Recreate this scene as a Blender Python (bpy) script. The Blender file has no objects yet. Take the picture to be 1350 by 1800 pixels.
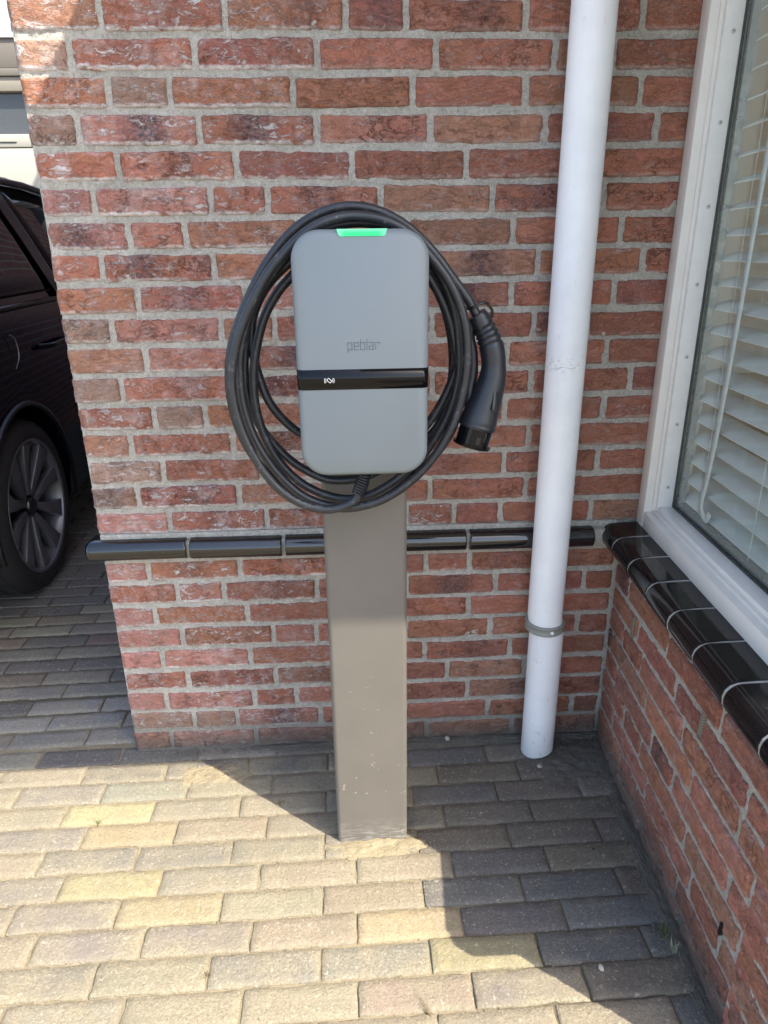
import bpy, bmesh, math, random
from mathutils import Vector, Matrix, noise
random.seed(7); noise.seed_set(3)
RAD = math.radians
sc = bpy.context.scene
COL = sc.collection

# ------------------------------------------------------------------ camera
CAM = Vector((0.6022, -1.5128, 1.2476))
_p, _y, _r, FPX = 0.36585, 0.044284, 0.013427, 1201.6
_f = Vector((math.sin(_y)*math.cos(_p), math.cos(_y)*math.cos(_p), -math.sin(_p)))
_rt = Vector((math.cos(_y), -math.sin(_y), 0)); _dn = _f.cross(_rt)
_r2 = math.cos(_r)*_rt + math.sin(_r)*_dn
_d2 = -math.sin(_r)*_rt + math.cos(_r)*_dn
cam = bpy.data.cameras.new('camera'); camo = bpy.data.objects.new('camera', cam); COL.objects.link(camo)
m = Matrix.Identity(4)
for i in range(3):
    m[i][0] = _r2[i]; m[i][1] = -_d2[i]; m[i][2] = -_f[i]; m[i][3] = CAM[i]
camo.matrix_world = m
cam.sensor_fit = 'VERTICAL'; cam.sensor_height = 24; cam.sensor_width = 18
cam.lens = FPX/1800*24; cam.clip_start = 0.02; cam.clip_end = 500
sc.camera = camo

# ------------------------------------------------------------------ sky, sun, exposure
SUN_DIR = Vector((0.645, -0.5, 1.0)).normalized()
w = bpy.data.worlds.new("World"); sc.world = w; w.use_nodes = True
nt = w.node_tree; sk = nt.nodes.new('ShaderNodeTexSky'); sk.sky_type = 'NISHITA'; sk.sun_disc = False
sk.sun_elevation = math.asin(SUN_DIR.z); sk.sun_rotation = math.atan2(SUN_DIR.x, SUN_DIR.y) % (2*math.pi)
sk.air_density = 1.0; sk.dust_density = 2.4; sk.ozone_density = 1.0
bg = nt.nodes['Background']; nt.links.new(sk.outputs[0], bg.inputs[0]); bg.inputs[1].default_value = 0.135
sl = bpy.data.lights.new('sun', 'SUN'); sl.energy = 2.8; sl.angle = RAD(0.42); sl.color = (1, .93, .80)
so = bpy.data.objects.new('sun', sl); COL.objects.link(so)
so.rotation_euler = SUN_DIR.to_track_quat('Z', 'Y').to_euler(); so.location = (3, -3, 6)
sc.view_settings.view_transform = 'Standard'; sc.view_settings.look = 'None'
sc.view_settings.gamma = 1; sc.view_settings.use_curve_mapping = False
sc.view_settings.exposure = 1.97

# ------------------------------------------------------------------ helpers
def link(o, parent=None):
    COL.objects.link(o)
    if parent: o.parent = parent
    return o
def empty(name, label=None, cat=None, loc=(0, 0, 0), group=None, parent=None):
    o = bpy.data.objects.new(name, None); o.empty_display_size = .05; o.location = loc; link(o, parent)
    if label: o['label'] = label
    if cat: o['category'] = cat
    if group: o['group'] = group
    return o
def mesh_of(name, v, f, mat, smooth=False):
    me = bpy.data.meshes.new(name); me.from_pydata([tuple(p) for p in v], [], f); me.update()
    if isinstance(mat, (list, tuple)):
        for k in mat: me.materials.append(k)
    else: me.materials.append(mat)
    if smooth: me.polygons.foreach_set('use_smooth', [True]*len(me.polygons))
    return me
def obj(name, me, parent=None, loc=(0, 0, 0), rot=None):
    o = bpy.data.objects.new(name, me); link(o, parent)
    o.location = loc
    if rot is not None: o.rotation_euler = rot
    return o
class MB:
    def __init__(s): s.v = []; s.f = []
    def add(s, v, f):
        n = len(s.v); s.v += [tuple(p) for p in v]; s.f += [tuple(i+n for i in q) for q in f]; return s
    def box(s, x0, x1, y0, y1, z0, z1):
        v = [(x, y, z) for z in (z0, z1) for y in (y0, y1) for x in (x0, x1)]
        return s.add(v, [(0, 2, 3, 1), (4, 5, 7, 6), (0, 1, 5, 4), (2, 6, 7, 3), (0, 4, 6, 2), (1, 3, 7, 5)])
    def prism(s, poly, axis, a, b):
        n = len(poly)
        def P(q, t):
            return {'x': (t, q[0], q[1]), 'y': (q[0], t, q[1]), 'z': (q[0], q[1], t)}[axis]
        v = [P(q, a) for q in poly]+[P(q, b) for q in poly]
        f = [tuple(range(n))[::-1], tuple(range(n, 2*n))]+[(i, (i+1) % n, n+(i+1) % n, n+i) for i in range(n)]
        return s.add(v, f)
    def tube(s, pts, r, n=12, cap=True):
        pts = [Vector(p) for p in pts]; rr = r if isinstance(r, (list, tuple)) else [r]*len(pts)
        t0 = (pts[1]-pts[0]).normalized()
        nrm = t0.orthogonal().normalized(); v = []; f = []
        for i, p in enumerate(pts):
            t = (pts[min(i+1, len(pts)-1)]-pts[max(i-1, 0)]).normalized()
            nrm = (nrm-t*nrm.dot(t)).normalized(); b = t.cross(nrm)
            for k in range(n):
                a = 2*math.pi*k/n; v.append(p+(nrm*math.cos(a)+b*math.sin(a))*rr[i])
        for i in range(len(pts)-1):
            for k in range(n):
                f.append((i*n+k, i*n+(k+1) % n, (i+1)*n+(k+1) % n, (i+1)*n+k))
        if cap: f.append(tuple(range(n))[::-1]); f.append(tuple(range((len(pts)-1)*n, len(pts)*n)))
        return s.add(v, f)
    def build(s, name, mat, parent=None, loc=(0, 0, 0), rot=None, smooth=False, bevel=0, seg=2):
        me = mesh_of(name, s.v, s.f, mat, smooth)
        bm = bmesh.new(); bm.from_mesh(me); bmesh.ops.recalc_face_normals(bm, faces=bm.faces)
        if bevel:
            ed = [e for e in bm.edges if len(e.link_faces) == 2 and e.calc_face_angle() > .5]
            bmesh.ops.bevel(bm, geom=ed, offset=bevel, segments=seg, profile=.5, affect='EDGES', clamp_overlap=True)
            for fc in bm.faces: fc.smooth = True
            bm.to_mesh(me)
            me.set_sharp_from_angle(angle=RAD(40))
        else:
            bm.to_mesh(me)
            if smooth: me.set_sharp_from_angle(angle=RAD(45))
        bm.free()
        return obj(name, me, parent, loc, rot)
def catmull(P, step=4):
    P = [Vector(p) for p in P]; out = []
    for i in range(len(P)-1):
        p0, p1, p2, p3 = P[max(i-1, 0)], P[i], P[i+1], P[min(i+2, len(P)-1)]
        for k in range(step):
            t = k/step
            out.append(.5*((2*p1)+(p2-p0)*t+(2*p0-5*p1+4*p2-p3)*t*t+(3*p1-p0-3*p2+p3)*t**3))
    out.append(P[-1]); return out
def rrect(x0, x1, z0, z1, r, n=8):
    o = []
    for cx, cz, a0 in ((x1-r, z1-r, 0), (x0+r, z1-r, 90), (x0+r, z0+r, 180), (x1-r, z0+r, 270)):
        for k in range(n+1):
            a = RAD(a0+90*k/n); o.append((cx+r*math.cos(a), cz+r*math.sin(a)))
    return o
def fbm(p, o=3):
    return noise.fractal(Vector(p), 1.0, 2.0, o)

# ------------------------------------------------------------------ material helpers
class NT:
    def __init__(s, name):
        s.m = bpy.data.materials.new(name); s.m.use_nodes = True; s.t = s.m.node_tree; s.t.nodes.clear()
        s.out = s.n('ShaderNodeOutputMaterial'); s.b = s.n('ShaderNodeBsdfPrincipled'); s.l(s.b.outputs[0], s.out.inputs[0])
    def n(s, k, **kw):
        q = s.t.nodes.new(k)
        for a, b in kw.items(): setattr(q, a, b)
        return q
    def l(s, a, b): s.t.links.new(a, b)
    def val(s, inp, v):
        if hasattr(v, 'links') or isinstance(v, bpy.types.NodeSocket): s.l(v, inp)
        elif isinstance(v, (tuple, list)) and len(v) == 3 and inp.type == 'RGBA': inp.default_value = (*v, 1)
        else: inp.default_value = v
    def mix(s, f, a, b, mode='MIX'):
        q = s.n('ShaderNodeMix', data_type='RGBA', blend_type=mode); s.val(q.inputs[0], f); s.val(q.inputs[6], a); s.val(q.inputs[7], b); return q.outputs[2]
    def math(s, op, a, b=0.0, c=None, clamp=False):
        q = s.n('ShaderNodeMath', operation=op, use_clamp=clamp); s.val(q.inputs[0], a); s.val(q.inputs[1], b)
        if c is not None: s.val(q.inputs[2], c)
        return q.outputs[0]
    def ramp(s, v, a, b, lo=0., hi=1.):
        q = s.n('ShaderNodeMapRange', clamp=True); s.val(q.inputs[0], v)
        q.inputs[1].default_value = a; q.inputs[2].default_value = b; q.inputs[3].default_value = lo; q.inputs[4].default_value = hi
        return q.outputs[0]
    def noise(s, vec, scale, detail=4, rough=.6, dist=0.):
        q = s.n('ShaderNodeTexNoise'); s.l(vec, q.inputs['Vector']); q.inputs['Scale'].default_value = scale
        q.inputs['Detail'].default_value = detail; q.inputs['Roughness'].default_value = rough; q.inputs['Distortion'].default_value = dist
        return q.outputs[0]
    def vor(s, vec, scale, feature='F1'):
        q = s.n('ShaderNodeTexVoronoi', feature=feature); s.l(vec, q.inputs['Vector']); q.inputs['Scale'].default_value = scale; return q
    def coord(s, kind='Object'): return s.n('ShaderNodeTexCoord').outputs[kind]
    def world(s): return s.n('ShaderNodeNewGeometry').outputs['Position']
    def vmul(s, v, xyz):
        q = s.n('ShaderNodeVectorMath', operation='MULTIPLY'); s.l(v, q.inputs[0]); q.inputs[1].default_value = xyz; return q.outputs[0]
    def vadd(s, a, b):
        q = s.n('ShaderNodeVectorMath', operation='ADD'); s.val(q.inputs[0], a); s.val(q.inputs[1], b); return q.outputs[0]
    def sep(s, v):
        q = s.n('ShaderNodeSeparateXYZ'); s.l(v, q.inputs[0]); return q.outputs
    def attr(s, name):
        q = s.n('ShaderNodeAttribute', attribute_type='OBJECT', attribute_name=name); return q.outputs['Fac']
    def bump(s, h, strength, dist=.002, normal=None):
        q = s.n('ShaderNodeBump'); s.l(h, q.inputs['Height']); q.inputs['Strength'].default_value = strength; q.inputs['Distance'].default_value = dist
        if normal is not None: s.l(normal, q.inputs['Normal'])
        return q.outputs[0]
    def fin(s, col=None, rough=None, normal=None, **kw):
        if col is not None: s.val(s.b.inputs['Base Color'], col)
        if rough is not None: s.val(s.b.inputs['Roughness'], rough)
        if normal is not None: s.l(normal, s.b.inputs['Normal'])
        for k, v in kw.items(): s.val(s.b.inputs[k.replace('_', ' ')], v)
        return s.m

def simple(name, col, rough, metal=0., spec=.5, grime=.15, gscale=30, bumpk=0.):
    t = NT(name); v = t.world(); a = t.noise(v, gscale, 5, .6); b = t.noise(v, gscale*6, 3)
    f = t.ramp(a, .35, .7)
    c = t.mix(t.math('MULTIPLY', f, grime), col, tuple(x*.45 for x in col))
    r = t.math('ADD', rough, t.math('MULTIPLY', t.math('SUBTRACT', a, .5), .25*grime/.15*rough))
    nr = t.bump(b, bumpk, .0005) if bumpk else None
    return t.fin(c, r, nr, Metallic=metal, Specular_IOR_Level=spec)

def make_brick_mat():
    t = NT('handmade_brick'); oi = t.n('ShaderNodeObjectInfo')
    oc = t.coord(); off = t.n('ShaderNodeVectorMath', operation='SCALE'); off.inputs[0].default_value = (37, 91, 53); t.l(oi.outputs['Random'], off.inputs['Scale'])
    scl = t.n('ShaderNodeVectorMath', operation='SCALE'); t.l(oc, scl.inputs[0]); t.l(t.attr('grain'), scl.inputs['Scale'])
    v = t.vadd(scl.outputs[0], off.outputs[0]); base = oi.outputs['Color']; rgh = t.attr('rough')
    st = t.vmul(v, (1, 1, 1.6))
    n1 = t.noise(v, 14, 3, .6); n2 = t.noise(st, 60, 6, .65, .6); n3 = t.noise(v, 260, 4, .7)
    orange = t.mix(.85, base, (.36, .155, .075)); dark = t.mix(.7, base, (.19, .07, .055))
    c = t.mix(t.math('MULTIPLY', t.ramp(n1, .45, .62), .4), base, orange)
    c = t.mix(t.math('MULTIPLY', t.math('MULTIPLY', t.ramp(n2, .50, .72), .55), rgh), c, dark)
    c = t.mix(t.math('MULTIPLY', t.ramp(n3, .50, .66), .5), c, dark)
    c = t.mix(t.math('MULTIPLY', t.ramp(t.noise(v, 330, 3, .7), .54, .66), .35), c, t.mix(.5, base, (.60, .40, .33)))
    pale = t.mix(.75, base, (.56, .36, .33))
    c = t.mix(t.math('MULTIPLY', t.ramp(t.noise(st, 34, 6, .7), .52, .75), .55), c, pale)
    # kiss marks: one end of the brick a plainer brown
    x, y, z = t.sep(oc)
    wob = t.math('MULTIPLY', t.math('SUBTRACT', t.noise(v, 80, 3), .5), .012)
    xe = t.math('ADD', t.math('MULTIPLY', x, t.attr('kiss')), wob)
    km = t.ramp(xe, .050, .054)
    c = t.mix(t.math('MULTIPLY', km, .75), c, t.mix(.35, base, (.30, .16, .09)))
    # burnt patch in the middle of the brick
    bx = t.ramp(t.math('ABSOLUTE', t.math('SUBTRACT', x, t.math('SUBTRACT', t.math('MULTIPLY', oi.outputs['Random'], .06), .03))), .015, .06, 1, 0)
    bf = t.math('MULTIPLY', t.math('MULTIPLY', bx, t.attr('burn')), t.ramp(t.noise(v, 110, 6, .8), .35, .58))
    c = t.mix(bf, c, (.045, .035, .05))
    # fine dark pits and creases
    wv = t.n('ShaderNodeTexNoise'); t.l(st, wv.inputs['Vector']); wv.inputs['Scale'].default_value = 55; wv.inputs['Detail'].default_value = 8; wv.inputs['Roughness'].default_value = .72; wv.inputs['Distortion'].default_value = .5
    cre = t.math('ABSOLUTE', t.math('SUBTRACT', wv.outputs[0], .5))
    crk = t.ramp(cre, .0, .020, 1, 0)
    gate = t.ramp(t.noise(v, 30, 3), .52, .60)
    crk = t.math('MULTIPLY', t.math('MULTIPLY', crk, gate), rgh)
    c = t.mix(t.math('MULTIPLY', crk, .5), c, (.08, .035, .028))
    pits = t.ramp(t.noise(v, 420, 2, .5), .30, .36, 1, 0)
    c = t.mix(t.math('MULTIPLY', pits, .5), c, (.06, .03, .03))
    # lime bloom: along the lower edge and on crests
    edge = t.ramp(t.math('ADD', z, t.math('MULTIPLY', t.math('SUBTRACT', t.noise(v, 60, 4, .7), .5), .012)), -.0218, -.0168, 1, 0)
    edge2 = t.ramp(t.math('ABSOLUTE', z), .0215, .026, 0, 1)
    nb = t.noise(t.vmul(v, (1, 1, 2.2)), 38, 6, .72, 1.0)
    salt = t.attr('salt')
    e1 = t.math('MULTIPLY', edge, t.ramp(t.noise(v, 14, 4, .7), .36, .50))
    cr = t.math('MULTIPLY', t.ramp(nb, .54, .60), t.ramp(t.noise(v, 17, 2), .38, .56))
    cloud = t.math('MULTIPLY', t.ramp(t.noise(v, 22, 5, .7), .5, .75), .38)
    sf = t.math('MAXIMUM', t.math('MAXIMUM', e1, t.math('MULTIPLY', cr, .8)), cloud)
    sf = t.math('MULTIPLY', sf, salt, clamp=True)
    sf = t.math('MULTIPLY', sf, t.ramp(n3, .3, .5, .55, 1))
    sf2 = t.math('MULTIPLY', t.math('MULTIPLY', edge2, t.ramp(t.noise(v, 90, 4, .7), .5, .6)), .35)
    c = t.mix(t.math('MAXIMUM', sf, sf2), c, (.70, .64, .62))
    # damp soil dirt near the ground
    wz = t.sep(t.world())[2]
    dirt = t.math('MULTIPLY', t.ramp(t.math('ADD', wz, t.math('MULTIPLY', n1, .06)), .05, .13, 1, 0), .75)
    c = t.mix(dirt, c, (.13, .12, .10))
    h = t.math('ADD', t.math('MULTIPLY', n2, 1.0), t.math('MULTIPLY', n3, .25))
    h = t.math('SUBTRACT', h, t.math('MULTIPLY', crk, .55))
    h = t.math('ADD', h, t.math('MULTIPLY', t.ramp(nb, .5, .66), .35))
    h = t.math('SUBTRACT', h, t.math('MULTIPLY', pits, .25))
    return t.fin(c, t.ramp(n2, .3, .7, .72, .95), t.bump(h, 1.0, .0065), Specular_IOR_Level=.3)
BRICK = make_brick_mat()

def make_mortar():
    t = NT('lime_mortar'); v = t.world(); n1 = t.noise(v, 9, 4, .6); n2 = t.noise(v, 130, 5, .8); n3 = t.noise(v, 420, 3, .8)
    c = t.mix(t.ramp(n1, .35, .65), (.64, .60, .525), (.50, .465, .40))
    c = t.mix(t.math('MULTIPLY', t.ramp(n2, .36, .50, 1, 0), .6), c, (.26, .245, .21))
    c = t.mix(t.math('MULTIPLY', t.ramp(n2, .54, .66), .55), c, (.76, .72, .64))
    c = t.mix(t.math('MULTIPLY', t.ramp(n3, .56, .66), .6), c, (.16, .15, .13))
    c = t.mix(t.math('MULTIPLY', t.ramp(t.noise(v, 300, 2, .7), .60, .68), .7), c, (.85, .83, .79))
    c = t.mix(t.math('MULTIPLY', t.ramp(t.noise(v, 24, 5, .7), .55, .72), .4), c, (.33, .30, .24))
    z = t.sep(v)[2]
    c = t.mix(t.math('MULTIPLY', t.ramp(t.math('ADD', z, t.math('MULTIPLY', n1, .06)), .05, .14, 1, 0), .8), c, (.13, .125, .11))
    h = t.math('ADD', n2, t.math('MULTIPLY', n3, .6))
    return t.fin(c, .95, t.bump(h, 1.0, .006), Specular_IOR_Level=.2)
MORTAR = make_mortar()

def make_paver():
    t = NT('clinker_paver'); oi = t.n('ShaderNodeObjectInfo'); wv = t.world()
    n1 = t.noise(wv, 7, 4, .6); n2 = t.noise(wv, 70, 5, .7); n3 = t.noise(wv, 420, 4, .75); n4 = t.noise(wv, 900, 2, .6)
    base = oi.outputs['Color']
    n5 = t.noise(wv, 190, 4, .8)
    c = t.mix(t.math('MULTIPLY', t.ramp(n2, .4, .66), .6), base, t.mix(.55, base, (.11, .10, .10)))
    c = t.mix(t.math('MULTIPLY', t.ramp(n5, .52, .68), .4), c, t.mix(.6, base, (.66, .60, .50)))
    c = t.mix(t.math('MULTIPLY', t.ramp(n5, .32, .44, 1, 0), .35), c, t.mix(.6, base, (.05, .045, .04)))
    c = t.mix(t.math('MULTIPLY', t.ramp(n4, .55, .62), .7), c, (.06, .055, .05))
    # blown jointing sand lying on the stones, thicker at their edges
    x, y, z = t.sep(t.coord())
    ed = t.math('MAXIMUM', t.ramp(t.math('ABSOLUTE', x), .085, .103), t.ramp(t.math('ABSOLUTE', y), .022, .033))
    wx, wy, wz = t.sep(wv)
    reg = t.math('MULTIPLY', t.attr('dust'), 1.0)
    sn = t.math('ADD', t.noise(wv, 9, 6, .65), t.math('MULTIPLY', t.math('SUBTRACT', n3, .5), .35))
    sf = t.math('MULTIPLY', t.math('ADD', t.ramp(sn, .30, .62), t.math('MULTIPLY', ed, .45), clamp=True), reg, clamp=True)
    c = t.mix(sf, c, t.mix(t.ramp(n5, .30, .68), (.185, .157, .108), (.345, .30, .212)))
    c = t.mix(t.math('MULTIPLY', t.ramp(t.noise(wv, 620, 3, .7), .57, .64), .6), c, (.10, .085, .06))
    c = t.mix(t.math('MULTIPLY', t.ramp(n1, .44, .66), .42), c, t.mix(.6, base, (.12, .105, .085)))
    c = t.mix(t.math('MULTIPLY', t.ramp(t.noise(wv, 110, 3, .7), .61, .68), .5), c, (.52, .47, .37))
    h = t.math('ADD', t.math('MULTIPLY', n2, .9), t.math('MULTIPLY', n5, .9))
    h = t.math('ADD', h, t.math('MULTIPLY', n3, .3))
    return t.fin(c, .93, t.bump(h, 1.0, .0036), Specular_IOR_Level=.2)
PAVER = make_paver()

def make_sand(name, a, b, dist=.003, sc_=1., rear=None):
    t = NT(name); v = t.world(); n1 = t.noise(v, 12*sc_, 4); n2 = t.noise(v, 260*sc_, 4, .8); n3 = t.noise(v, 800*sc_, 2)
    c = t.mix(t.ramp(n2, .35, .65), a, b)
    c = t.mix(t.math('MULTIPLY', t.ramp(n1, .4, .7), .4), c, tuple(x*.6 for x in a))
    c = t.mix(t.math('MULTIPLY', t.ramp(n3, .62, .70), .7), c, (.06, .05, .04))
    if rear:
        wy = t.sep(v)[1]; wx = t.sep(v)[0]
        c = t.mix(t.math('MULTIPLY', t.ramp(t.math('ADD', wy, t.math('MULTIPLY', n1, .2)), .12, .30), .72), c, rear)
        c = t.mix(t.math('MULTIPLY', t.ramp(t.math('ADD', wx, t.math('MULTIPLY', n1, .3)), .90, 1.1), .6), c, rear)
    return t.fin(c, .97, t.bump(t.math('ADD', n2, t.math('MULTIPLY', n3, .5)), 1., dist), Specular_IOR_Level=.2)
SAND = make_sand('loose_sand', (.25, .205, .13), (.40, .335, .215))
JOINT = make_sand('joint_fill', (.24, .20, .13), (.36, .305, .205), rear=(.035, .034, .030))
SOIL = make_sand('dark_soil', (.12, .11, .09), (.24, .22, .18), .005)
def make_ground():
    t = NT('street_ground'); v = t.world(); q = t.n('ShaderNodeTexBrick'); t.l(v, q.inputs['Vector']); q.inputs['Scale'].default_value = 1
    q.inputs['Brick Width'].default_value = .208; q.inputs['Row Height'].default_value = .0675; q.inputs['Mortar Size'].default_value = .004
    q.inputs['Color1'].default_value = (.27, .24, .19, 1); q.inputs['Color2'].default_value = (.21, .19, .17, 1); q.inputs['Mortar'].default_value = (.14, .12, .10, 1)
    n = t.noise(v, 5, 5); c = t.mix(t.ramp(n, .35, .7), q.outputs[0], (.24, .20, .15))
    return t.fin(c, .95, t.bump(t.noise(v, 200, 4), .6, .003), Specular_IOR_Level=.2)
GROUND = make_ground()
def make_texbrick():
    t = NT('brickwork_far'); v = t.world(); s = t.sep(v); cb = t.n('ShaderNodeCombineXYZ'); t.l(t.math('ADD', s[0], s[1]), cb.inputs[0]); t.l(s[2], cb.inputs[1])
    q = t.n('ShaderNodeTexBrick'); t.l(cb.outputs[0], q.inputs['Vector']); q.inputs['Scale'].default_value = 1
    q.inputs['Brick Width'].default_value = .22; q.inputs['Row Height'].default_value = .0625; q.inputs['Mortar Size'].default_value = .0055
    q.inputs['Color1'].default_value = (.34, .13, .09, 1); q.inputs['Color2'].default_value = (.25, .09, .075, 1); q.inputs['Mortar'].default_value = (.38, .36, .32, 1)
    h = t.math('ADD', t.math('MULTIPLY', q.outputs['Fac'], -1.5), t.noise(v, 90, 5))
    return t.fin(t.mix(t.math('MULTIPLY', t.ramp(t.noise(v, 60, 5), .5, .75), .5), q.outputs[0], (.45, .30, .27)), .9, t.bump(h, 1., .004))
TEXBRICK = make_texbrick()

def make_post():
    t = NT('taupe_powder_coat'); v = t.world(); z = t.sep(v)[2]
    n = t.noise(v, 10, 4); n2 = t.noise(v, 160, 5, .8)
    c = t.mix(t.ramp(n, .35, .7), (.132, .120, .104), (.122, .110, .095))
    splash = t.math('MULTIPLY', t.ramp(z, .0, .14, 1, 0), t.ramp(n2, .66, .71))
    c = t.mix(t.math('MULTIPLY', splash, .55), c, (.40, .37, .32))
    sm = t.math('MULTIPLY', t.ramp(z, .01, .07, 1, 0), t.ramp(t.noise(t.vmul(v, (1, 1, 7)), 30, 4), .45, .65))
    c = t.mix(t.math('MULTIPLY', sm, .5), c, (.42, .41, .37))
    spots = t.math('MULTIPLY', t.math('MULTIPLY', t.ramp(t.noise(v, 55, 2), .69, .73), .35), t.ramp(z, .2, .5, 1, 0))
    c = t.mix(spots, c, (.5, .46, .4))
    return t.fin(c, t.ramp(n, .3, .7, .42, .5), t.bump(t.noise(v, 900, 2), .15, .0004), Specular_IOR_Level=.5)
POST = make_post()
HOUSING = simple('grey_satin_cover', (.172, .198, .210), .42, grime=.05, gscale=12, bumpk=.1)
LOGO = simple('logo_grey', (.10, .118, .133), .5, grime=.02)
def make_cable():
    t = NT('cable_rubber'); v = t.world(); n = t.noise(v, 45, 5, .7); n2 = t.noise(v, 180, 4, .8)
    c = t.mix(t.math('MULTIPLY', t.math('MULTIPLY', t.ramp(n, .56, .66), t.ramp(n2, .5, .62)), .55), (.016, .018, .022), (.16, .155, .15))
    return t.fin(c, t.ramp(n, .35, .65, .28, .5), t.bump(n2, .35, .0006), Specular_IOR_Level=.55)
CABLE = make_cable()
PLUGM = simple('plug_rubber', (.014, .016, .022), .38, grime=.3, gscale=50, bumpk=.25)
BLACKP = simple('gloss_black_panel', (.003, .003, .004), .08, spec=.28, grime=.02)
DARKP = simple('black_plastic', (.012, .012, .014), .3)
WHITEP = simple('white_print', (.8, .8, .8), .5, grime=.02)
def make_pvc():
    t = NT('white_pvc_pipe'); v = t.world(); z = t.sep(v)[2]
    n = t.noise(v, 14, 4); n2 = t.noise(t.vmul(v, (1, 1, .35)), 70, 5, .75)
    c = t.mix(t.ramp(n, .35, .7), (.86, .86, .86), (.80, .80, .81))
    sc1 = t.math('MULTIPLY', t.ramp(n2, .62, .68), t.math('MAXIMUM', t.ramp(z, .05, .45, .8, .12), .12))
    c = t.mix(sc1, c, (.20, .20, .18))
    band = t.math('MULTIPLY', t.ramp(t.math('ABSOLUTE', t.math('SUBTRACT', z, 1.02)), .004, .022, 1, 0), t.ramp(t.noise(t.vmul(v, (1, 1, 3)), 80, 4, .7), .54, .6))
    c = t.mix(t.math('MULTIPLY', band, .5), c, (.2, .24, .2))
    c = t.mix(t.math('MULTIPLY', t.ramp(t.math('ADD', z, t.math('MULTIPLY', n, .1)), .04, .16, 1, 0), .45), c, (.30, .29, .26))
    return t.fin(c, t.ramp(n2, .3, .7, .38, .55), t.bump(n, .2, .002), Specular_IOR_Level=.45)
PVC = make_pvc()
CLAMP = simple('grey_clamp', (.28, .28, .24), .5, grime=.4)
FRAME = simple('white_frame_paint', (.80, .765, .70), .38, grime=.12, gscale=18)
BEAD = simple('aluminium_bead', (.78, .77, .73), .36, grime=.12, gscale=30)
SEAL = simple('rubber_seal', (.05, .055, .05), .5)
SPACER = simple('metal_spacer', (.45, .47, .45), .3, metal=.7, grime=.6, gscale=60)
STEEL = simple('screw_steel', (.55, .55, .53), .35, metal=.1)
SLAT = simple('blind_slat_white', (.82, .83, .78), .4, grime=.06)
TAPE = simple('blind_tape_white', (.74, .77, .74), .7, grime=.05)
CREAM = simple('cream_wall', (.84, .82, .72), .8, grime=.05)
def make_tile():
    t = NT('black_glazed_tile'); v = t.world(); n = t.noise(v, 300, 3); d = t.ramp(t.noise(v, 520, 2), .70, .73)
    c = t.mix(t.math('MULTIPLY', d, .5), (.0055, .0055, .0065), (.3, .28, .25))
    m_ = t.fin(c, t.ramp(t.noise(v, 25, 4), .35, .7, .07, .14), t.bump(t.noise(v, 22, 2), .06, .002), Specular_IOR_Level=.45)
    return m_
TILE = make_tile()
BANDTILE = make_tile(); BANDTILE.name = 'black_lustre_tile'
BANDTILE.node_tree.nodes['Principled BSDF'].inputs['IOR'].default_value = 1.75
def make_glass(name, tint, extra=0.):
    t = NT(name); tr = t.n('ShaderNodeBsdfTransparent'); tr.inputs[0].default_value = (*tint, 1)
    gl = t.n('ShaderNodeBsdfGlossy'); gl.inputs['Roughness'].default_value = .01
    fr = t.n('ShaderNodeFresnel'); bf_ = t.n('ShaderNodeNewGeometry').outputs['Backfacing']
    t.l(t.ramp(bf_, 0, 1, 1.5, 1/1.5), fr.inputs[0])
    mx = t.n('ShaderNodeMixShader'); t.l(fr.outputs[0], mx.inputs[0]); t.l(tr.outputs[0], mx.inputs[1]); t.l(gl.outputs[0], mx.inputs[2])
    t.l(mx.outputs[0], t.out.inputs[0]); return t.m
GLASS = make_glass('window_glass', (.965, .985, .975))
CARGLASS = make_glass('dark_tinted_glass', (.10, .12, .12))
def emis(name, a, b):
    t = NT(name); v = t.coord(); x, y, z = t.sep(v)
    c = t.mix(t.math('MULTIPLY', t.ramp(z, .001, .0045, 1, 0), t.ramp(t.math('ABSOLUTE', x), .024, .033, 1, 0)), b, a)
    return t.fin((.02, .1, .05), .4, None, Emission_Color=c, Emission_Strength=.24)
LIGHTBAR = emis('green_light', (.0, .85, .30), (.25, 1., .62))
PAINT = simple('black_car_paint', (.002, .003, .006), .06, spec=.32, grime=.05)
PAINT.node_tree.nodes['Principled BSDF'].inputs['Coat Weight'].default_value = .0
TYRE = simple('tyre_rubber', (.012, .012, .013), .75, grime=.2)
RIM = simple('rim_grey', (.13, .135, .15), .3, metal=.4, grime=.2)
RIMB = simple('rim_black', (.008, .008, .010), .25, grime=.2)
TRIM = simple('black_trim', (.006, .006, .007), .35)
RENDERW = simple('garage_panel_cream', (.42, .40, .34), .6, grime=.1, gscale=4)
FASCIA = simple('fascia_pale', (.50, .53, .58), .5, grime=.1, gscale=4)
BROWNP = simple('taupe_board', (.17, .15, .125), .6, grime=.1, gscale=4)
PEBBLE = simple('pebble_stone', (.42, .38, .32), .8, grime=.6, gscale=80)
GRASS = simple('grass_blade', (.10, .14, .035), .6, grime=.5, gscale=40)
DRY = simple('dry_stalk', (.16, .12, .06), .8, grime=.5, gscale=60)
ROOFM = simple('roof_felt', (.10, .10, .10), .8)
SOFFIT = simple('soffit_board', (.62, .61, .57), .6)

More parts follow.
